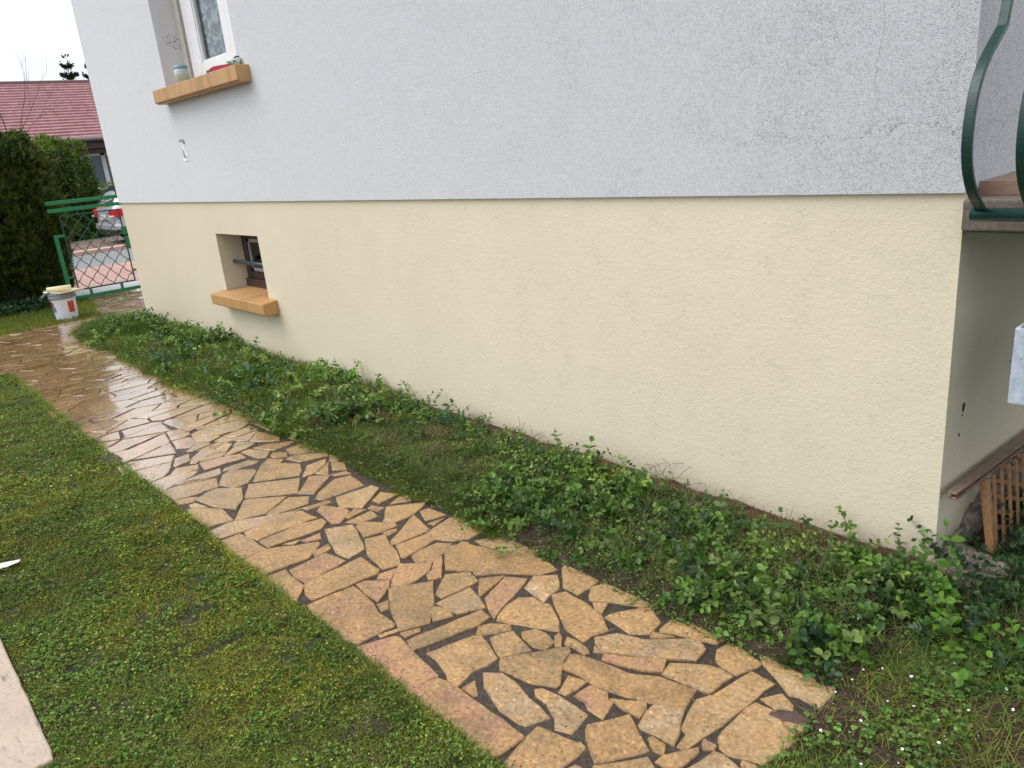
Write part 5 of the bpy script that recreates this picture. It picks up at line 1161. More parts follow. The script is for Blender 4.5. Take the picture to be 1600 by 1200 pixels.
# ================================================================ PLANTS IN THE BED
PER = [(.055, .12, .018), (.075, .155, .024), (.035, .08, .016), (.11, .20, .035), (.06, .125, .028), (.024, .055, .02), (.13, .19, .05)]
def vines(n, xr, yr, hmax, ls, pal=PER, dens=None, nodes=(5, 9), seedz=0., step=.020):
    """trailing stems with opposite oval leaves; returns leaves and stem ribbons"""
    lp = [[], [], [], [], []]; stems = []
    for i in range(n):
        x = rng.uniform(*xr); y = rng.uniform(*yr)
        if dens is not None and rng.random() > dens(x, y): continue
        z = float(bed_h(x, y)) if x < .05 else .02
        a = rng.uniform(0, 6.28); el = rng.uniform(.2, 1.2); d = np.array([math.cos(a)*math.cos(el), math.sin(a)*math.cos(el), math.sin(el)]); p = np.array([x, y, z]); pts = [p.copy()]
        k = rng.integers(*nodes); sz = ls*rng.uniform(.75, 1.2); col = np.array(pal[rng.integers(0, len(pal))])*rng.uniform(.8, 1.2)
        for j in range(k):
            d = d+rng.normal(0, .16, 3); d[2] -= .10+.5*max(0, p[2]-z-hmax); d /= np.linalg.norm(d); p = p+d*step*rng.uniform(.8, 1.4)
            if p[1] > -.02 and p[0] < .05: p[1] = -.02; d[1] = -abs(d[1])
            gz = (float(bed_h(p[0], p[1])) if p[0] < .05 else .02)+.008; p[2] = max(p[2], gz); pts.append(p.copy())
            s_ = np.cross(d, [0, 0, 1.]) if j % 2 == 0 else np.cross(np.cross(d, [0, 0, 1.]), d); s_ = s_+1e-4; s_ /= np.linalg.norm(s_)
            for sg in (1, -1):
                dd = s_*sg+d*.5+np.array([0, 0, .25])+rng.normal(0, .2, 3); 
                lp[0].append(p.copy()); lp[1].append(dd/np.linalg.norm(dd)); lp[2].append(np.array([0, 0, 1.])+rng.normal(0, .35, 3)); lp[3].append(sz*(1-.45*j/k)*rng.uniform(.8, 1.15)); lp[4].append(col*(1+.35*j/k)*rng.uniform(.88, 1.12))
        stems.append(pts)
    P, D, U, L, C = (np.array(a) for a in lp)
    out = leaf_field(LEAF, P, D, U, L, L*.72, np.clip(C, .003, 1))
    SV, ST_, = [], []; k0 = 0
    for pts in stems:
        for i in range(len(pts)-1):
            a, b = pts[i], pts[i+1]; w = np.array([.0012, 0, 0]) if abs((b-a)[1]) > abs((b-a)[0]) else np.array([0, .0012, 0])
            SV += [a-w, a+w, b+w*.8, b-w*.8]; ST_ += [(k0, k0+1, k0+2), (k0, k0+2, k0+3)]; k0 += 4
    sv = np.array(SV); st = (sv, np.array(ST_), np.tile([.07, .09, .025], (len(sv), 1)))
    return out, st
def ydens(c, s): return lambda x, y: math.exp(-((y-c)/s)**2)
pv = []
a, b = vines(720, (-1.75, .05), (-.84, -.10), .085, .036, dens=lambda x, y: (1. if vnoise(np.array([x]), np.array([y]), .13, 71)[0] > .42 else .12)*(1 if -.76 < y < -.20 else .3)*(.12 if y > -.20 and -1.2 < x < -.12 else 1)); pv += [a, b]
a, b = vines(380, (-3.3, -1.6), (-.72, -.08), .08, .028, dens=lambda x, y: (1. if vnoise(np.array([x]), np.array([y]), .16, 72)[0] > .52 else .10)*(1 if y > -.5 else .3)); pv += [a, b]
a, b = vines(700, (-8.4, -3.3), (-.84, -.04), .10, .044, [(.08, .155, .025), (.12, .20, .03), (.045, .10, .03), (.17, .26, .045), (.26, .33, .11)], dens=lambda x, y: (1. if vnoise(np.array([x]), np.array([y]), .17, 73)[0] > .5 else .1)); pv += [a, b]
PALS = [PER, [(.03, .075, .03), (.045, .10, .035), (.06, .13, .05)], [(.13, .20, .035), (.18, .25, .05), (.09, .15, .03)], [(.07, .15, .02), (.10, .20, .025), (.05, .11, .02)], [(.11, .17, .04), (.15, .21, .05), (.07, .11, .03)]]
for i in range(34):   # separate-looking patches of different weeds, some standing taller against the wall
    far = i < 20; cx = rng.uniform(-8.2, -3.2) if far else rng.uniform(-3.2, -.05); cy = rng.choice([rng.uniform(-.28, -.10), rng.uniform(-.70, -.3)])-(0 if far else .08); r = rng.uniform(.06, .14)
    a, b = vines(int(16+rng.integers(0, 18)), (cx-r*1.6, min(.04, cx+r*1.6)), (max(-.80, cy-r), min(-.05, cy+r)), rng.uniform(.10, .20) if far else rng.uniform(.07, .13), rng.uniform(.032, .058) if far else rng.uniform(.018, .038), PALS[rng.integers(0, 5)], nodes=(5, 10), step=.026 if far else .020); pv += [a, b]
V, T, C = merge(pv); tag(tri_obj('periwinkle', V, T, C, M_LEAF), 'glossy trailing leafy ground cover in the bed along the wall', 'ground cover', kind='stuff')
# grass, moss and straw among it
parts = []
def bedg(n, xr, yr, L, pal, lean, w, dens=None):
    x, y = scatter(n, xr[0], xr[1], yr[0], yr[1], dens); k = y > -.875+.05*(vnoise(x, x*0, .2, 81)-.5)*2-.0*x; x, y = x[k], y[k]
    parts.append(grass(x, y, bed_h(x, y)+.003, L*rng.uniform(.4, 1.3, len(x)), pal, lean, w))
DG = [(.085, .14, .025), (.125, .19, .035), (.06, .10, .022), (.16, .21, .045), (.20, .21, .07)]
STRAW = [(.28, .20, .10), (.19, .12, .07), (.36, .27, .15), (.11, .065, .045)]
bedg(80000, (-3.5, -1.35), (-.92, -.14), .042, DG, 1.5, .0020, lambda x, y: np.clip(1.2-1.5*vnoise(x, y, .14, 82), .25, 1))
bedg(60000, (-8.6, -3.3), (-.92, -.02), .085, DG, .9, .0036, lambda x, y: np.clip(1.3-1.3*vnoise(x, y, .2, 83), .3, 1))
bedg(30000, (-3.5, .05), (-.84, -.05), .050, STRAW, 2.2, .0014, lambda x, y: np.where(x > -1.6, .5, 1)*np.clip(vnoise(x, y, .13, 84)*1.6-.3, .1, 1))
bedg(7000, (-8.5, -3.3), (-.8, -.04), .08, STRAW, 1.6, .0025)
bedg(15000, (-1.45, .05), (-.80, -.30), .045, DG, 1.4, .0020, lambda x, y: np.clip(vnoise(x, y, .12, 85)*1.8-.5, .05, 1))
bedg(4200, (-2.2, .05), (-.82, -.05), .10, [(.10, .15, .05), (.16, .17, .07), (.22, .2, .1)], 1.2, .0018)
bedg(9000, (-3.5, -1.4), (-.80, -.2), .09, [(.05, .09, .03), (.09, .11, .04), (.14, .13, .06)], 1.8, .0018)
for i in range(150):
    cx = rng.uniform(-8.5, -.9); cy = rng.uniform(-.80, -.12); k = rng.integers(14, 46); far = 1.6 if cx < -3.3 else 1.
    x = cx+rng.normal(0, .018*far, k); y = np.minimum(cy+rng.normal(0, .014*far, k), -.02); parts.append(grass(x, y, bed_h(x, y), (.13 if far > 1 else .085)*rng.uniform(.4, 1.2, k), [DG, STRAW, [(.12, .20, .04), (.20, .28, .06)]][rng.choice(3, p=[.45, .2, .35])], .8, .0028*far, .2))
for i in range(40):   # matted heaps of cut grass
    cx = rng.uniform(-4.2, -1.3); cy = rng.uniform(-.74, -.10); k = 260; a0 = rng.uniform(0, 6.28)
    x = cx+rng.normal(0, .06, k); y = np.minimum(cy+rng.normal(0, .035, k), -.02); parts.append(grass(x, y, bed_h(x, y)+rng.uniform(.005, .03, k), .08*rng.uniform(.4, 1.3, k), STRAW if i % 3 == 0 else DG, 3.0, .0018, .2, az=a0+rng.normal(0, .8, k)))
bedg(26000, (-3.8, -1.4), (-.88, -.70), .034, DG, 1.3, .0020)
# brown mulch line at the foot of the wall
bedg(26000, (-1.7, .05), (-.20, -.005), .032, [(.13, .065, .045), (.19, .10, .07), (.07, .038, .027), (.26, .17, .12)], 3.0, .0018)
V, T, C = merge(parts); tag(tri_obj('bed_grass', V, T, C, M_GRASS), 'grass, moss and straw growing in the bed along the wall', 'grass', kind='stuff')
# small creeping leaves
parts = [leaflets(60000, -3.6, .05, -.86, -.10, lambda x, y: np.clip((vnoise(x, y, .12, 92)*.6+vnoise(x, y, .04, 93)*.4-.36)*4, .05, 1), .006, .014, .004, .03, HERB, .6, .7, .3, bed_h), leaflets(34000, -8.6, -3.6, -.88, -.04, lambda x, y: np.clip((vnoise(x, y, .19, 94)*.6+vnoise(x, y, .07, 95)*.4-.42)*4, .08, 1), .010, .024, .01, .07, HERB, .5, .9, .35, bed_h)]
x, y = scatter(24000, -8.5, .05, -.86, -.08, lambda x, y: np.clip((vnoise(x, y, .13, 91)-.38)*4, .05, 1)*np.where(x < -3.3, 1, .7)); k = y > -.83; x, y = x[k], y[k]
parts.append(clover(x, y, bed_h(x, y)+rng.uniform(.004, .03, len(x))+.03*(x < -3.3)*rng.random(len(x)), rng.uniform(.006, .012, len(x)), [(.04, .085, .025), (.065, .12, .03), (.03, .06, .02), (.10, .14, .035)], .7))
V, T, C = merge(parts); tag(tri_obj('creeping_leaves', V, T, C, M_LEAF), 'tiny creeping leaves under the taller bed plants', 'ground cover', kind='stuff')
def clump(name, c, R, n, L, w, pal, label, cat, tmpl=LANCE, lean=.8, h=0., mat=None, simple_=False):
    a = rng.uniform(0, 6.28, n); r = R*np.sqrt(rng.random(n)); x = c[0]+r*np.cos(a)*1.; y = np.minimum(c[1]+r*np.sin(a), -.03 if c[0] < .05 else 9); z = c[2]+h*rng.random(n)*(1-(r/R)**2)
    t = np.abs(rng.normal(lean, .3, n)); d = nrm(np.c_[np.cos(a)*t, np.sin(a)*t, np.ones(n)]+rnd_unit(n)*.25); up = nrm(np.c_[-np.cos(a)*.3, -np.sin(a)*.3, np.ones(n)]+rnd_unit(n)*.2)
    Ls = L*rng.uniform(.6, 1.2, n); V, T, C = leaf_field(tmpl, np.c_[x, y, z], d, up, Ls, w*rng.uniform(.8, 1.2, n), pick(pal, n, .14)); V[:, 1] = np.where((V[:, 0] < .0), np.minimum(V[:, 1], -.006), V[:, 1]); V[:, 2] = np.maximum(V[:, 2], .004)
    return tag(tri_obj(name, V, T, C, mat or M_LEAF), label, cat)
clump('lance_leaf_plant', (-4.62, -.50, .03), .17, 110, .12, .026, [(.06, .15, .025), (.08, .18, .03), (.045, .12, .02)], 'glossy plant with long strap leaves spilling over the middle of the bed', 'plant', h=.05)
clump('lance_leaf_plant', (-4.18, -.62, .02), .12, 60, .10, .026, [(.055, .14, .025), (.075, .16, .03)], 'smaller strap-leaved plant at the path edge in front of the larger one', 'plant', h=.03)
clump('fine_leaf_bush', (-8.0, -.52, .03), .38, 7000, .04, .010, [(.15, .22, .07), (.20, .27, .10), (.10, .16, .05), (.28, .34, .18)], 'bushy pale green fine-leaved plant at the far end of the bed', 'bush', tmpl=SIMPLE, h=.20)
clump('fine_leaf_bush', (-7.35, -.42, .03), .30, 4500, .045, .014, [(.09, .17, .035), (.13, .21, .045), (.065, .12, .03)], 'darker green low bush next to the pale one at the far end of the bed', 'bush', tmpl=SIMPLE, h=.15)
clump('rosette_plant', (-1.88, -.20, .03), .035, 34, .075, .010, [(.05, .12, .03), (.04, .09, .02)], 'spiky narrow-leaved rosette against the wall in the middle of the bed', 'plant', lean=1.0)
clump('rosette_plant', (-1.62, -.36, .045), .06, 60, .075, .012, [(.035, .09, .02), (.045, .11, .025)], 'dark spiky rosette in front of the wall rosette', 'plant', lean=1.2)
clump('silver_plant', (-1.03, -.66, .02), .085, 620, .016, .006, [(.20, .26, .19), (.28, .33, .26), (.12, .18, .11)], 'small silvery grey-green plant at the path edge', 'plant', tmpl=SIMPLE, h=.03)
clump('silver_plant', (-1.22, -.58, .03), .06, 300, .016, .006, [(.18, .25, .17), (.12, .18, .11)], 'second smaller silvery plant behind the first', 'plant', tmpl=SIMPLE, h=.02)
clump('fan_plant', (-1.22, -.60, .02), .012, 15, .19, .007, [(.14, .22, .05), (.18, .26, .06), (.10, .17, .04)], 'pale green plant with long stalks fanned out over the bed', 'plant', lean=1.1, tmpl=BLADE)
def stems_clump(name, c, n, L, col, label, cat):
    m = MB()
    for i in range(n):
        a = random.uniform(0, 6.28); e = random.uniform(.1, 1.1); p = Vector(c)+Vector((random.uniform(-.1, .1), random.uniform(-.06, .06), 0)); pts = [p]; d = Vector((math.cos(a)*math.cos(e), math.sin(a)*math.cos(e), math.sin(e)))
        for k in range(5): d = (d+Vector((random.gauss(0, .2), random.gauss(0, .2), -.18))).normalized(); q = pts[-1]+d*L*random.uniform(.6, 1)/5; q.y = min(q.y, -.012); q.z = max(q.z, .02); pts.append(q)
        m.tube(pts, .0011, 4)
    return tag(m.build(name, simple(name+'_bark', col, .8)), label, cat)
stems_clump('dead_stems', (-2.95, -.25, .05), 34, .20, (.16, .08, .06), 'bundle of reddish dead stems in the bed against the wall', 'dead plant')
stems_clump('dead_stems', (-1.12, -.12, .05), 26, .22, (.12, .08, .055), 'curly bare stems standing against the wall right of the round-leaved sprig', 'dead plant')
stems_clump('dead_stems', (-2.05, -.14, .04), 30, .16, (.22, .15, .09), 'pale straw stems lying at the wall in the middle of the bed', 'dead plant')

# ---------------------------------------------------------------- single upright sprigs
M_STEM = simple('green_stem', (.09, .13, .035), .6, 0, .2, 60)
SPR = 0
def sprig(base, tip, n, ls, label, col=(.09, .19, .03), group='leafy sprigs standing up out of the bed', top_only=False, start=.35, wid=.75):
    global SPR; SPR += 1; rs = np.random.default_rng(100+SPR)
    root = empty('sprig', base, 0, label, 'sprig', group); b = Vector(base); t = Vector(tip); L = (t-b).length
    bow = Vector((rs.normal(0, .08), rs.normal(0, .05), 0))*L; pts = []
    for i in range(9):
        f = i/8; pts.append((t-b)*f+bow*math.sin(f*math.pi))
    m = MB(); m.tube(pts, [.0017*(1-.5*i/8) for i in range(9)], 6); m.build('stem', M_STEM, root)
    P, D, U, S, C = [], [], [], [], []; ax = (t-b).normalized(); a0 = rs.uniform(0, 3.14)
    for j in range(n):
        f = start+(1-start)*(j/(max(1, n-1))); i = min(7, int(f*8)); p = pts[i].lerp(pts[i+1], f*8-i)
        a = a0+j*1.571; s_ = ls*1.6*(1.0 if f < .85 else .7)
        for k in (0, 1):
            aa = a+k*math.pi; d = np.array([math.cos(aa), math.sin(aa), .45 if f < .9 else 1.1])+rs.normal(0, .12, 3); P.append(tuple(p)); D.append(d); U.append(np.array([0, 0, 1.])+rs.normal(0, .25, 3)); S.append(s_*rs.uniform(.8, 1.15)); C.append(np.array(col)*rs.uniform(.75, 1.2))
    V, T, Cc = leaf_field(LEAF, np.array(P), nrm(np.array(D)), nrm(np.array(U)), np.array(S), np.array(S)*wid, np.clip(np.array(C), 0, 1)); tri_obj('leaves', V, T, Cc, M_LEAF, root)
    return root
sprig((-2.692, -0.130, 0.020), (-2.627, -0.130, 0.157), 5, 0.030, 'sprig of three dark leaves against the wall above the dead stems', (.05,.12,.03))
sprig((-1.780, -0.160, 0.020), (-1.733, -0.160, 0.185), 5, 0.024, 'slender sprig with leaves in pairs left of the round-leaved sprig', (.08,.17,.03))
sprig((-1.584, -0.130, 0.020), (-1.519, -0.130, 0.177), 4, 0.030, 'sprig with one drooping stack of round light green leaves against the cream wall', (.12,.24,.04))
sprig((-0.506, -0.160, 0.036), (-0.505, -0.160, 0.134), 2, 0.022, 'short bare sprig ending in one pair of leaves by the wall', (.06,.15,.03))
sprig((-0.183, -0.170, 0.022), (-0.254, -0.170, 0.198), 4, 0.021, 'thin sprig with a small leaf star on top, the tallest left of the corner cluster', (.06,.15,.03))
sprig((-0.097, -0.130, 0.020), (-0.164, -0.130, 0.056), 3, 0.018, 'low arching sprig left of the corner cluster', (.05,.12,.03))
sprig((0.047, -0.170, 0.020), (-0.008, -0.170, 0.147), 7, 0.021, 'forked leafy sprig in the middle of the cluster by the house corner', (.08,.19,.03))
sprig((-0.008, -0.180, 0.020), (-0.043, -0.180, 0.094), 6, 0.019, 'short leafy sprig on the left of the corner cluster', (.08,.18,.03))
sprig((0.066, -0.200, 0.020), (0.054, -0.200, 0.121), 6, 0.020, 'short leafy sprig on the right of the corner cluster', (.10,.22,.03))
sprig((0.034, -0.200, 0.020), (0.031, -0.200, 0.232), 7, 0.022, 'leafy sprig reaching highest against the cream wall beside the corner', (.09,.20,.03))
sprig((-0.034, -0.200, 0.020), (-0.074, -0.200, 0.111), 5, 0.020, 'sprig with paired leaves over the mulch left of the corner cluster', (.07,.16,.03))
sprig((0.138, -0.270, 0.020), (0.115, -0.270, 0.138), 7, 0.026, 'broad bright sprig in front of the grey concrete lump', (.11,.24,.035))
sprig((0.057, -0.120, 0.020), (0.067, -0.120, 0.249), 4, 0.026, 'tall bright green sprig rising in front of the shaded side wall', (.13,.27,.035))
sprig((-3.435, -0.120, 0.020), (-3.380, -0.120, 0.069), 3, 0.024, 'tiny dark sprig against the wall over the middle of the bed', (.04,.08,.03))
sprig((-5.727, -0.150, 0.020), (-5.635, -0.150, 0.135), 3, 0.040, 'small dark sprig against the wall below the basement window', (.03,.08,.03))
sprig((-4.185, -0.140, 0.020), (-4.186, -0.140, 0.094), 3, 0.035, 'tiny grey-green sprig against the wall right of the basement window', (.05,.09,.05))
sprig((-3.066, -0.130, 0.020), (-2.976, -0.130, 0.076), 4, 0.030, 'drooping dark bluish sprig against the wall', (.03,.07,.05))
sprig((-0.852, -0.150, 0.020), (-0.851, -0.150, 0.104), 4, 0.020, 'small curled sprig at the wall where the mulch begins', (.06,.13,.03))
sprig((-0.401, -0.130, 0.073), (-0.421, -0.130, 0.127), 3, 0.018, 'little sprig at the wall right of the short bare one', (.05,.12,.03))
sprig((-3.776, -0.130, 0.020), (-3.703, -0.130, 0.073), 3, 0.030, 'dark little sprig at the wall between the tiny ones', (.03,.07,.03))
sprig((0.222, 0.000, 0.020), (0.220, 0.000, 0.032), 5, 0.027, 'bright sprig in front of the foot of the trellis', (.10,.24,.035))
sprig((0.287, -0.030, 0.020), (0.270, -0.030, 0.035), 6, 0.024, 'bright sprig at the right edge of the picture by the trellis', (.09,.22,.035))
# big round glossy leaves near the lower right
parts = []
def bigplant(name, base, H, n, ls, label, pal, spread=.5, seed=1, wid=.78):
    rs = np.random.default_rng(seed); root = empty(name, base, 0, label, 'plant'); P, D, U, S, C = [], [], [], [], []; m = MB()
    for i in range(n):
        a = rs.uniform(0, 6.28); e = rs.uniform(.5, 1.4); d = Vector((math.cos(a)*math.cos(e)*spread*2, math.sin(a)*math.cos(e)*spread*2, math.sin(e))).normalized(); p = Vector((0, 0, 0)); pts = [p]; k = rs.integers(4, 7)
        for j in range(k):
            d = (d+Vector(tuple(rs.normal(0, .14, 3)))-Vector((0, 0, .09))).normalized(); p = p+d*H/k; p.z = max(p.z, .01); pts.append(p)
            if j < 1: continue
            sd = d.cross(Vector((0, 0, 1))) if j % 2 else d.cross(Vector((0, 0, 1))).cross(d)
            for sg in (1, -1):
                dd = np.array(sd.normalized()*sg+d*.45+Vector((0, 0, .3)))+rs.normal(0, .15, 3); P.append(tuple(p)); D.append(dd); U.append(np.array([0, 0, 1.])+rs.normal(0, .3, 3)); S.append(ls*(1-.35*j/k)*rs.uniform(.8, 1.15)); C.append(np.array(pal[rs.integers(0, len(pal))])*rs.uniform(.85, 1.15))
        m.tube(pts, .0018, 5)
    m.build('stems', M_STEM, root)
    V, T, Cc = leaf_field(LEAF, np.array(P), nrm(np.array(D)), nrm(np.array(U)), np.array(S), np.array(S)*wid, np.clip(np.array(C), 0, 1)); V[:, 2] = np.maximum(V[:, 2], .005-base[2]); tri_obj('leaves', V, T, Cc, M_LEAF, root); return root
BG = [(.09, .20, .022), (.12, .25, .03), (.065, .155, .02), (.15, .28, .035)]
bigplant('round_leaf_plant', (.22, -.44, .03), .13, 7, .040, 'plant with large round glossy leaves at the lower right, by the twig', BG, .5, 3)
bigplant('round_leaf_plant', (.31, -.60, .02), .09, 4, .040, 'low round-leaved plant among white flakes, nearest the camera', BG, .8, 5)
bigplant('oval_leaf_plant', (.06, -.27, .03), .12, 8, .026, 'bushy plant with oval leaves under the corner sprigs', BG, .55, 7)
bigplant('oval_leaf_plant', (.24, -.22, .03), .10, 6, .030, 'darker oval-leaved plant round the violet flower', [(.025,.07,.02),(.035,.09,.02),(.02,.055,.02)], .8, 8)

bigplant('round_leaf_plant', (.12, -.36, .03), .12, 8, .034, 'bright round-leaved plant between the corner sprigs and the white flakes', BG, .6, 11)
bigplant('round_leaf_plant', (.40, -.40, .03), .12, 8, .036, 'round-leaved plant under the broken twig at the right edge', BG, .6, 13)
bigplant('oval_leaf_plant', (.33, -.08, .03), .13, 8, .034, 'dark oval-leaved plant below the lattice at the right edge', [(.035,.09,.02),(.05,.12,.025),(.025,.065,.02)], .6, 14)
# violet flower
fl = empty('violet_flower', (.150, -.135, .14), .4, 'single purple flower among dark leaves by the house corner', 'flower')
m = MB()
for k in range(5):
    a = k*2*math.pi/5; c, s_ = math.cos(a), math.sin(a); pts = [(0, 0, 0), (.006*c-.004*s_, .006*s_+.004*c, .003), (.012*c-.005*s_, .012*s_+.005*c, .003), (.014*c, .014*s_, .001), (.012*c+.005*s_, .012*s_-.005*c, .003), (.006*c+.004*s_, .006*s_-.004*c, .003)]
    m.add(pts, [tuple(range(6))])
o = m.build('petals', simple('violet_petals', (.16, .09, .45), .5, 0, .2, 90), fl); o.rotation_euler = (-.9, .3, 0)
m = MB(); m.tube([(0, 0, 0), (0, .01, -.06)], .001, 5); m.build('stem', M_STEM, fl)
m = MB(); m.lathe([(.001, .004), (.003, .003), (.0035, 0)], 8); m.build('eye', simple('pale_eye', (.7, .7, .75), .5), fl)

# ---------------------------------------------------------------- rough grass right of the path end
parts = []
wz = lambda x, y: .012+.03*vnoise(x, y, .15, 5)+.015*vnoise(x, y, .05, 6)-.03*np.clip((-.7-y)/.3, 0, 1)
def wg(n, xr, yr, L, pal, lean, w, dens=None):
    x, y = scatter(n, xr[0], xr[1], yr[0], yr[1], dens); z = np.where(x > .05, wz(x, y), .003)*(y > -.98); k = ~((x < .05) & (y > -1.68) & (y < -.62) & (x < .045)); x, y, z = x[k], y[k], z[k]
    parts.append(grass(x, y, z, L*rng.uniform(.4, 1.3, len(x)), pal, lean, w))
wg(30000, (.035, 1.3), (-1.75, -.35), .045, GP, 1.3, .0022, lambda x, y: np.clip(1.3-1.4*vnoise(x, y, .14, 95), .2, 1))
wg(9000, (.035, 1.3), (-1.3, -.1), .06, STRAW, 2.2, .0016, lambda x, y: np.clip(vnoise(x, y, .15, 96)*1.8-.4, .1, 1))
wg(3500, (.05, 1.0), (-.7, .1), .10, [(.08, .13, .04), (.14, .15, .06), (.05, .09, .03)], 1.3, .002)
wg(5000, (.05, 1.0), (-.3, .8), .05, [(.03, .06, .02), (.05, .08, .03)], 1.3, .002)
V, T, C = merge(parts); tag(tri_obj('rough_grass', V, T, C, M_GRASS), 'rough grass and straw beyond the end of the path', 'grass', kind='stuff')
parts = []
x, y = scatter(9000, .04, 1.2, -1.7, -.3, lambda x, y: np.clip((vnoise(x, y, .15, 97)*.7+vnoise(x, y, .05, 98)*.3-.42)*5, 0, 1)); parts.append(clover(x, y, np.where(y > -.98, wz(x, y), 0)+rng.uniform(.01, .03, len(x)), rng.uniform(.006, .012, len(x)), CP, .5))
V, T, C = merge(parts); tag(tri_obj('corner_weeds', V, T, C, M_LEAF), 'small clover-like weeds beyond the end of the path', 'weeds', kind='stuff')
a, b = vines(300, (.07, 1.1), (-.46, .55), .10, .032, [(.018, .045, .018), (.025, .06, .02), (.035, .085, .02)], step=.026); V, T, C = merge([a, b]); tag(tri_obj('dark_groundcover', V, T, C, M_LEAF), 'dark green leaves in the shade below the trellis', 'ground cover', kind='stuff')

# ---------------------------------------------------------------- crumbs of paint, stones, fallen leaves
M_CHIP = simple('white_paint_chip', (.78, .78, .76), .6); 
CH = [(.06, -.86, .007), (.075, -.79, .006), (.16, -.92, .008), (.20, -.70, .009), (.24, -.78, .007), (.30, -.62, .010), (.28, -.95, .008), (.36, -.74, .007), (.40, -.58, .010), (.12, -.70, .006), (.10, -1.02, .008), (.05, -.97, .006), (.22, -1.05, .008), (.34, -.88, .009), (.18, -.80, .006), (.44, -.66, .008), (.13, -.60, .006), (.26, -.55, .007), (.08, -.73, .006), (.31, -.80, .006), (-.02, -.55, .004), (-.4, -.4, .004), (-.75, -.35, .004), (-.33, -.15, .004)]
cb = None
for i, (x, y, s_) in enumerate(CH):
    zz = float(wz(np.array([x]), np.array([y]))[0]) if x > .05 else float(bed_h(x, y))
    s_ *= .62; m = MB(); n = 6; q = [(s_*random.uniform(.5, 1.1)*math.cos(k*1.047), s_*random.uniform(.5, 1.1)*math.sin(k*1.047)) for k in range(n)]; m.prism(q, 2, 0, .0025)
    o = m.build('paint_chip', M_CHIP); o.location = (x, y, zz+.022); o.rotation_euler = (random.uniform(-.4, .4), random.uniform(-.4, .4), random.uniform(0, 6))
    tag(o, 'small white flake of old paint lying among the plants', 'paint chip', 'paint flakes around the house corner')
n = 700; x = rng.uniform(.04, .8, n); y = rng.uniform(-1.3, -.3, n); x[:330] = rng.uniform(-3.2, .03, 330); y[:330] = rng.uniform(-.20, -.01, 330); x[330:420] = rng.uniform(-1.0, .0, 90); y[330:420] = -.72+rng.normal(0, .03, 90)
z = np.where(x > .05, wz(x, y)+.01, bed_h(x, y)+.006); t4 = (np.array([(1, 0, -.3), (-.5, .8, -.3), (-.5, -.8, -.3), (0, 0, .7)], float), np.array([(0, 1, 3), (1, 2, 3), (2, 0, 3)]))
U = rnd_unit(n); U[:, 2] = 0; U = nrm(U); Wv = np.tile([0, 0, 1.], (n, 1)); P, T = stamp(t4[0], t4[1], np.c_[x, y, z], U, np.cross(Wv, U), Wv, rng.uniform(.0012, .004, n)); C = np.repeat(pick([(.5, .46, .42), (.3, .2, .14), (.62, .6, .57), (.2, .12, .08)], n), 4, 0)
tag(tri_obj('gravel', P, T, C, leafmat('grit', .8, 0, .3)), 'grit and tiny white crumbs on the soil', 'grit', kind='stuff')
def strewn(base, n, ls, seed, label, pal):
    rs = np.random.default_rng(seed); root = empty('weed_sprig', base, 0, label, 'weed'); a = rs.uniform(0, 6.28, n); r = rs.uniform(0, 1, n)*.03
    d = np.c_[np.cos(a), np.sin(a), rs.uniform(.0, .6, n)]; V, T, C = leaf_field(LEAF, np.c_[r*np.cos(a), r*np.sin(a), rs.uniform(.002, .02, n)], nrm(d), nrm(np.c_[rs.normal(0, .3, n), rs.normal(0, .3, n), np.ones(n)]), ls*rs.uniform(.6, 1.2, n), ls*.7*np.ones(n), pick(pal, n, .15)); tri_obj('leaves', V, T, C, M_LEAF, root)
    m = MB(); m.tube([(.02, .01, .008), (-.02, -.015, .004), (-.055, -.03, .004)], .0012, 5); m.build('stem', M_STEM, root)
strewn((-1.285, -.933, .02), 14, .022, 1, 'uprooted green weed sprig lying on the flagstones by the bed', BG)
strewn((-4.113, -.955, .02), 12, .035, 2, 'small green weed on the path near the sheen', BG)
strewn((-.679, -.90, .02), 3, .024, 3, 'pale green leaf lying on a flagstone at the bed edge', [(.14,.22,.07)])
strewn((-.33, -.83, .02), 8, .020, 4, 'dark green trailing weed lying over the path end', PER)
strewn((-.86, -.76, .02), 22, .024, 5, 'leafy weed spilling on to the path below the silvery plants', PER)

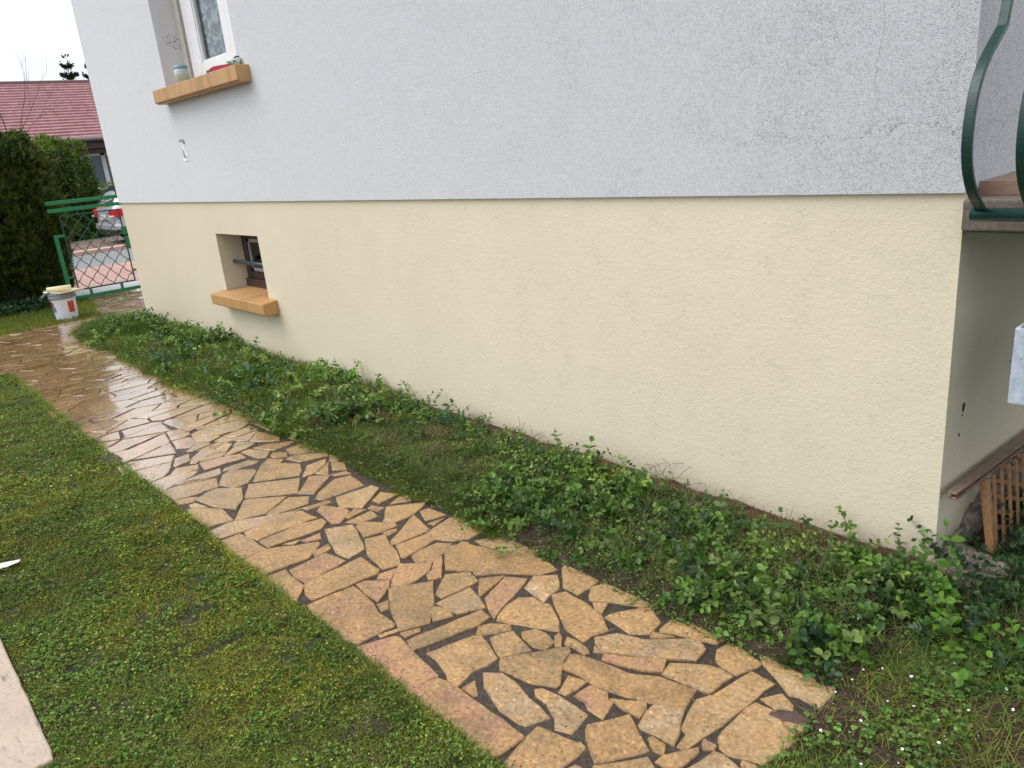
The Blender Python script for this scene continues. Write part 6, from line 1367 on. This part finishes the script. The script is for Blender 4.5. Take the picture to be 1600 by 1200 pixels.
# torn paper at the left edge
m = MB(); pts = [(-3.02, -2.50, .03), (-2.99, -2.46, .040), (-2.97, -2.40, .04), (-2.94, -2.345, .04), (-2.915, -2.325, .048), (-2.895, -2.335, .045), (-2.905, -2.40, .036), (-2.915, -2.47, .04), (-2.94, -2.52, .03)]
m.add(pts, [(0, 1, 8), (1, 7, 8), (1, 2, 7), (2, 6, 7), (2, 3, 6), (3, 5, 6), (3, 4, 5)]); m.add([(-3.02, -2.50, .03), (-2.99, -2.46, .045), (-3.02, -2.43, .065), (-3.06, -2.47, .06)], [(0, 1, 2, 3)])
o = m.build('torn_paper', simple('cream_paper', (.70, .67, .58), .7)); o.modifiers.new('t', 'SOLIDIFY').thickness = .002; o.scale = (.8, .8, .7); o.location = (-.57, -.494, .004); tag(o, 'torn scrap of cream masking paper on the lawn at the left edge', 'paper scrap')

# crumbs of soil, straw and moss on the flagstones and in the joints
n = 5200; x = rng.uniform(-7.0, .03, n); y = -.74-np.abs(rng.normal(0, .07, n)); k2 = n//3; y[:k2] = -1.68+np.abs(rng.normal(0, .03, k2)); k3 = n//3+500; y[k2:k3] = rng.uniform(-1.65, -.8, 500); x[k2:k3] = rng.uniform(-3.5, .03, 500)
U = rnd_unit(n); U[:, 2] = 0; U = nrm(U); Wv = np.tile([0, 0, 1.], (n, 1)); P, T = stamp(t4[0], t4[1], np.c_[x, y, np.full(n, .0130)], U, np.cross(Wv, U), Wv, rng.uniform(.0012, .0042, n)); C = np.repeat(pick([(.05, .03, .02), (.09, .055, .035), (.05, .06, .015), (.16, .11, .06), (.03, .02, .015)], n), 4, 0)
a_ = grass(rng.uniform(-4.5, .0, 420), rng.uniform(-1.66, -.80, 420), np.full(420, .0145), .03*rng.uniform(.3, 1.3, 420), STRAW+[(.08, .12, .03)], 6., .0013)
b_ = None
V, T2, C2 = merge([(P, T, C), a_]); tag(tri_obj('path_litter', V, T2, C2, leafmat('litter', .8, 0, .2)), 'crumbs of soil and bits of straw on the flagstones', 'litter', kind='stuff')
# weeds and moss in the joints
n = 9000; x = rng.uniform(-4.2, .03, n); y = rng.uniform(-1.66, -.78, n); k = (vnoise(x, y, .16, 141)*.6+vnoise(x, y, .05, 142)*.4) > .60; x, y = x[k], y[k]
keep = np.array([not any(inside(q, a, b) for q in STONES if abs(q[0][0]-a) < .45) for a, b in zip(x, y)]); x, y = x[keep], y[keep]
V, T, C = leaf_field(SIMPLE, np.c_[x, y, np.full(len(x), .010)], nrm(rnd_unit(len(x))+np.array([[0, 0, .8]])), rnd_unit(len(x), .5), rng.uniform(.004, .010, len(x)), rng.uniform(.002, .004, len(x)), pick(MOSS, len(x), .25)); tag(tri_obj('joint_moss', V, T, C, M_GRASS), 'moss and tiny weeds growing in the joints of the path', 'moss', kind='stuff')
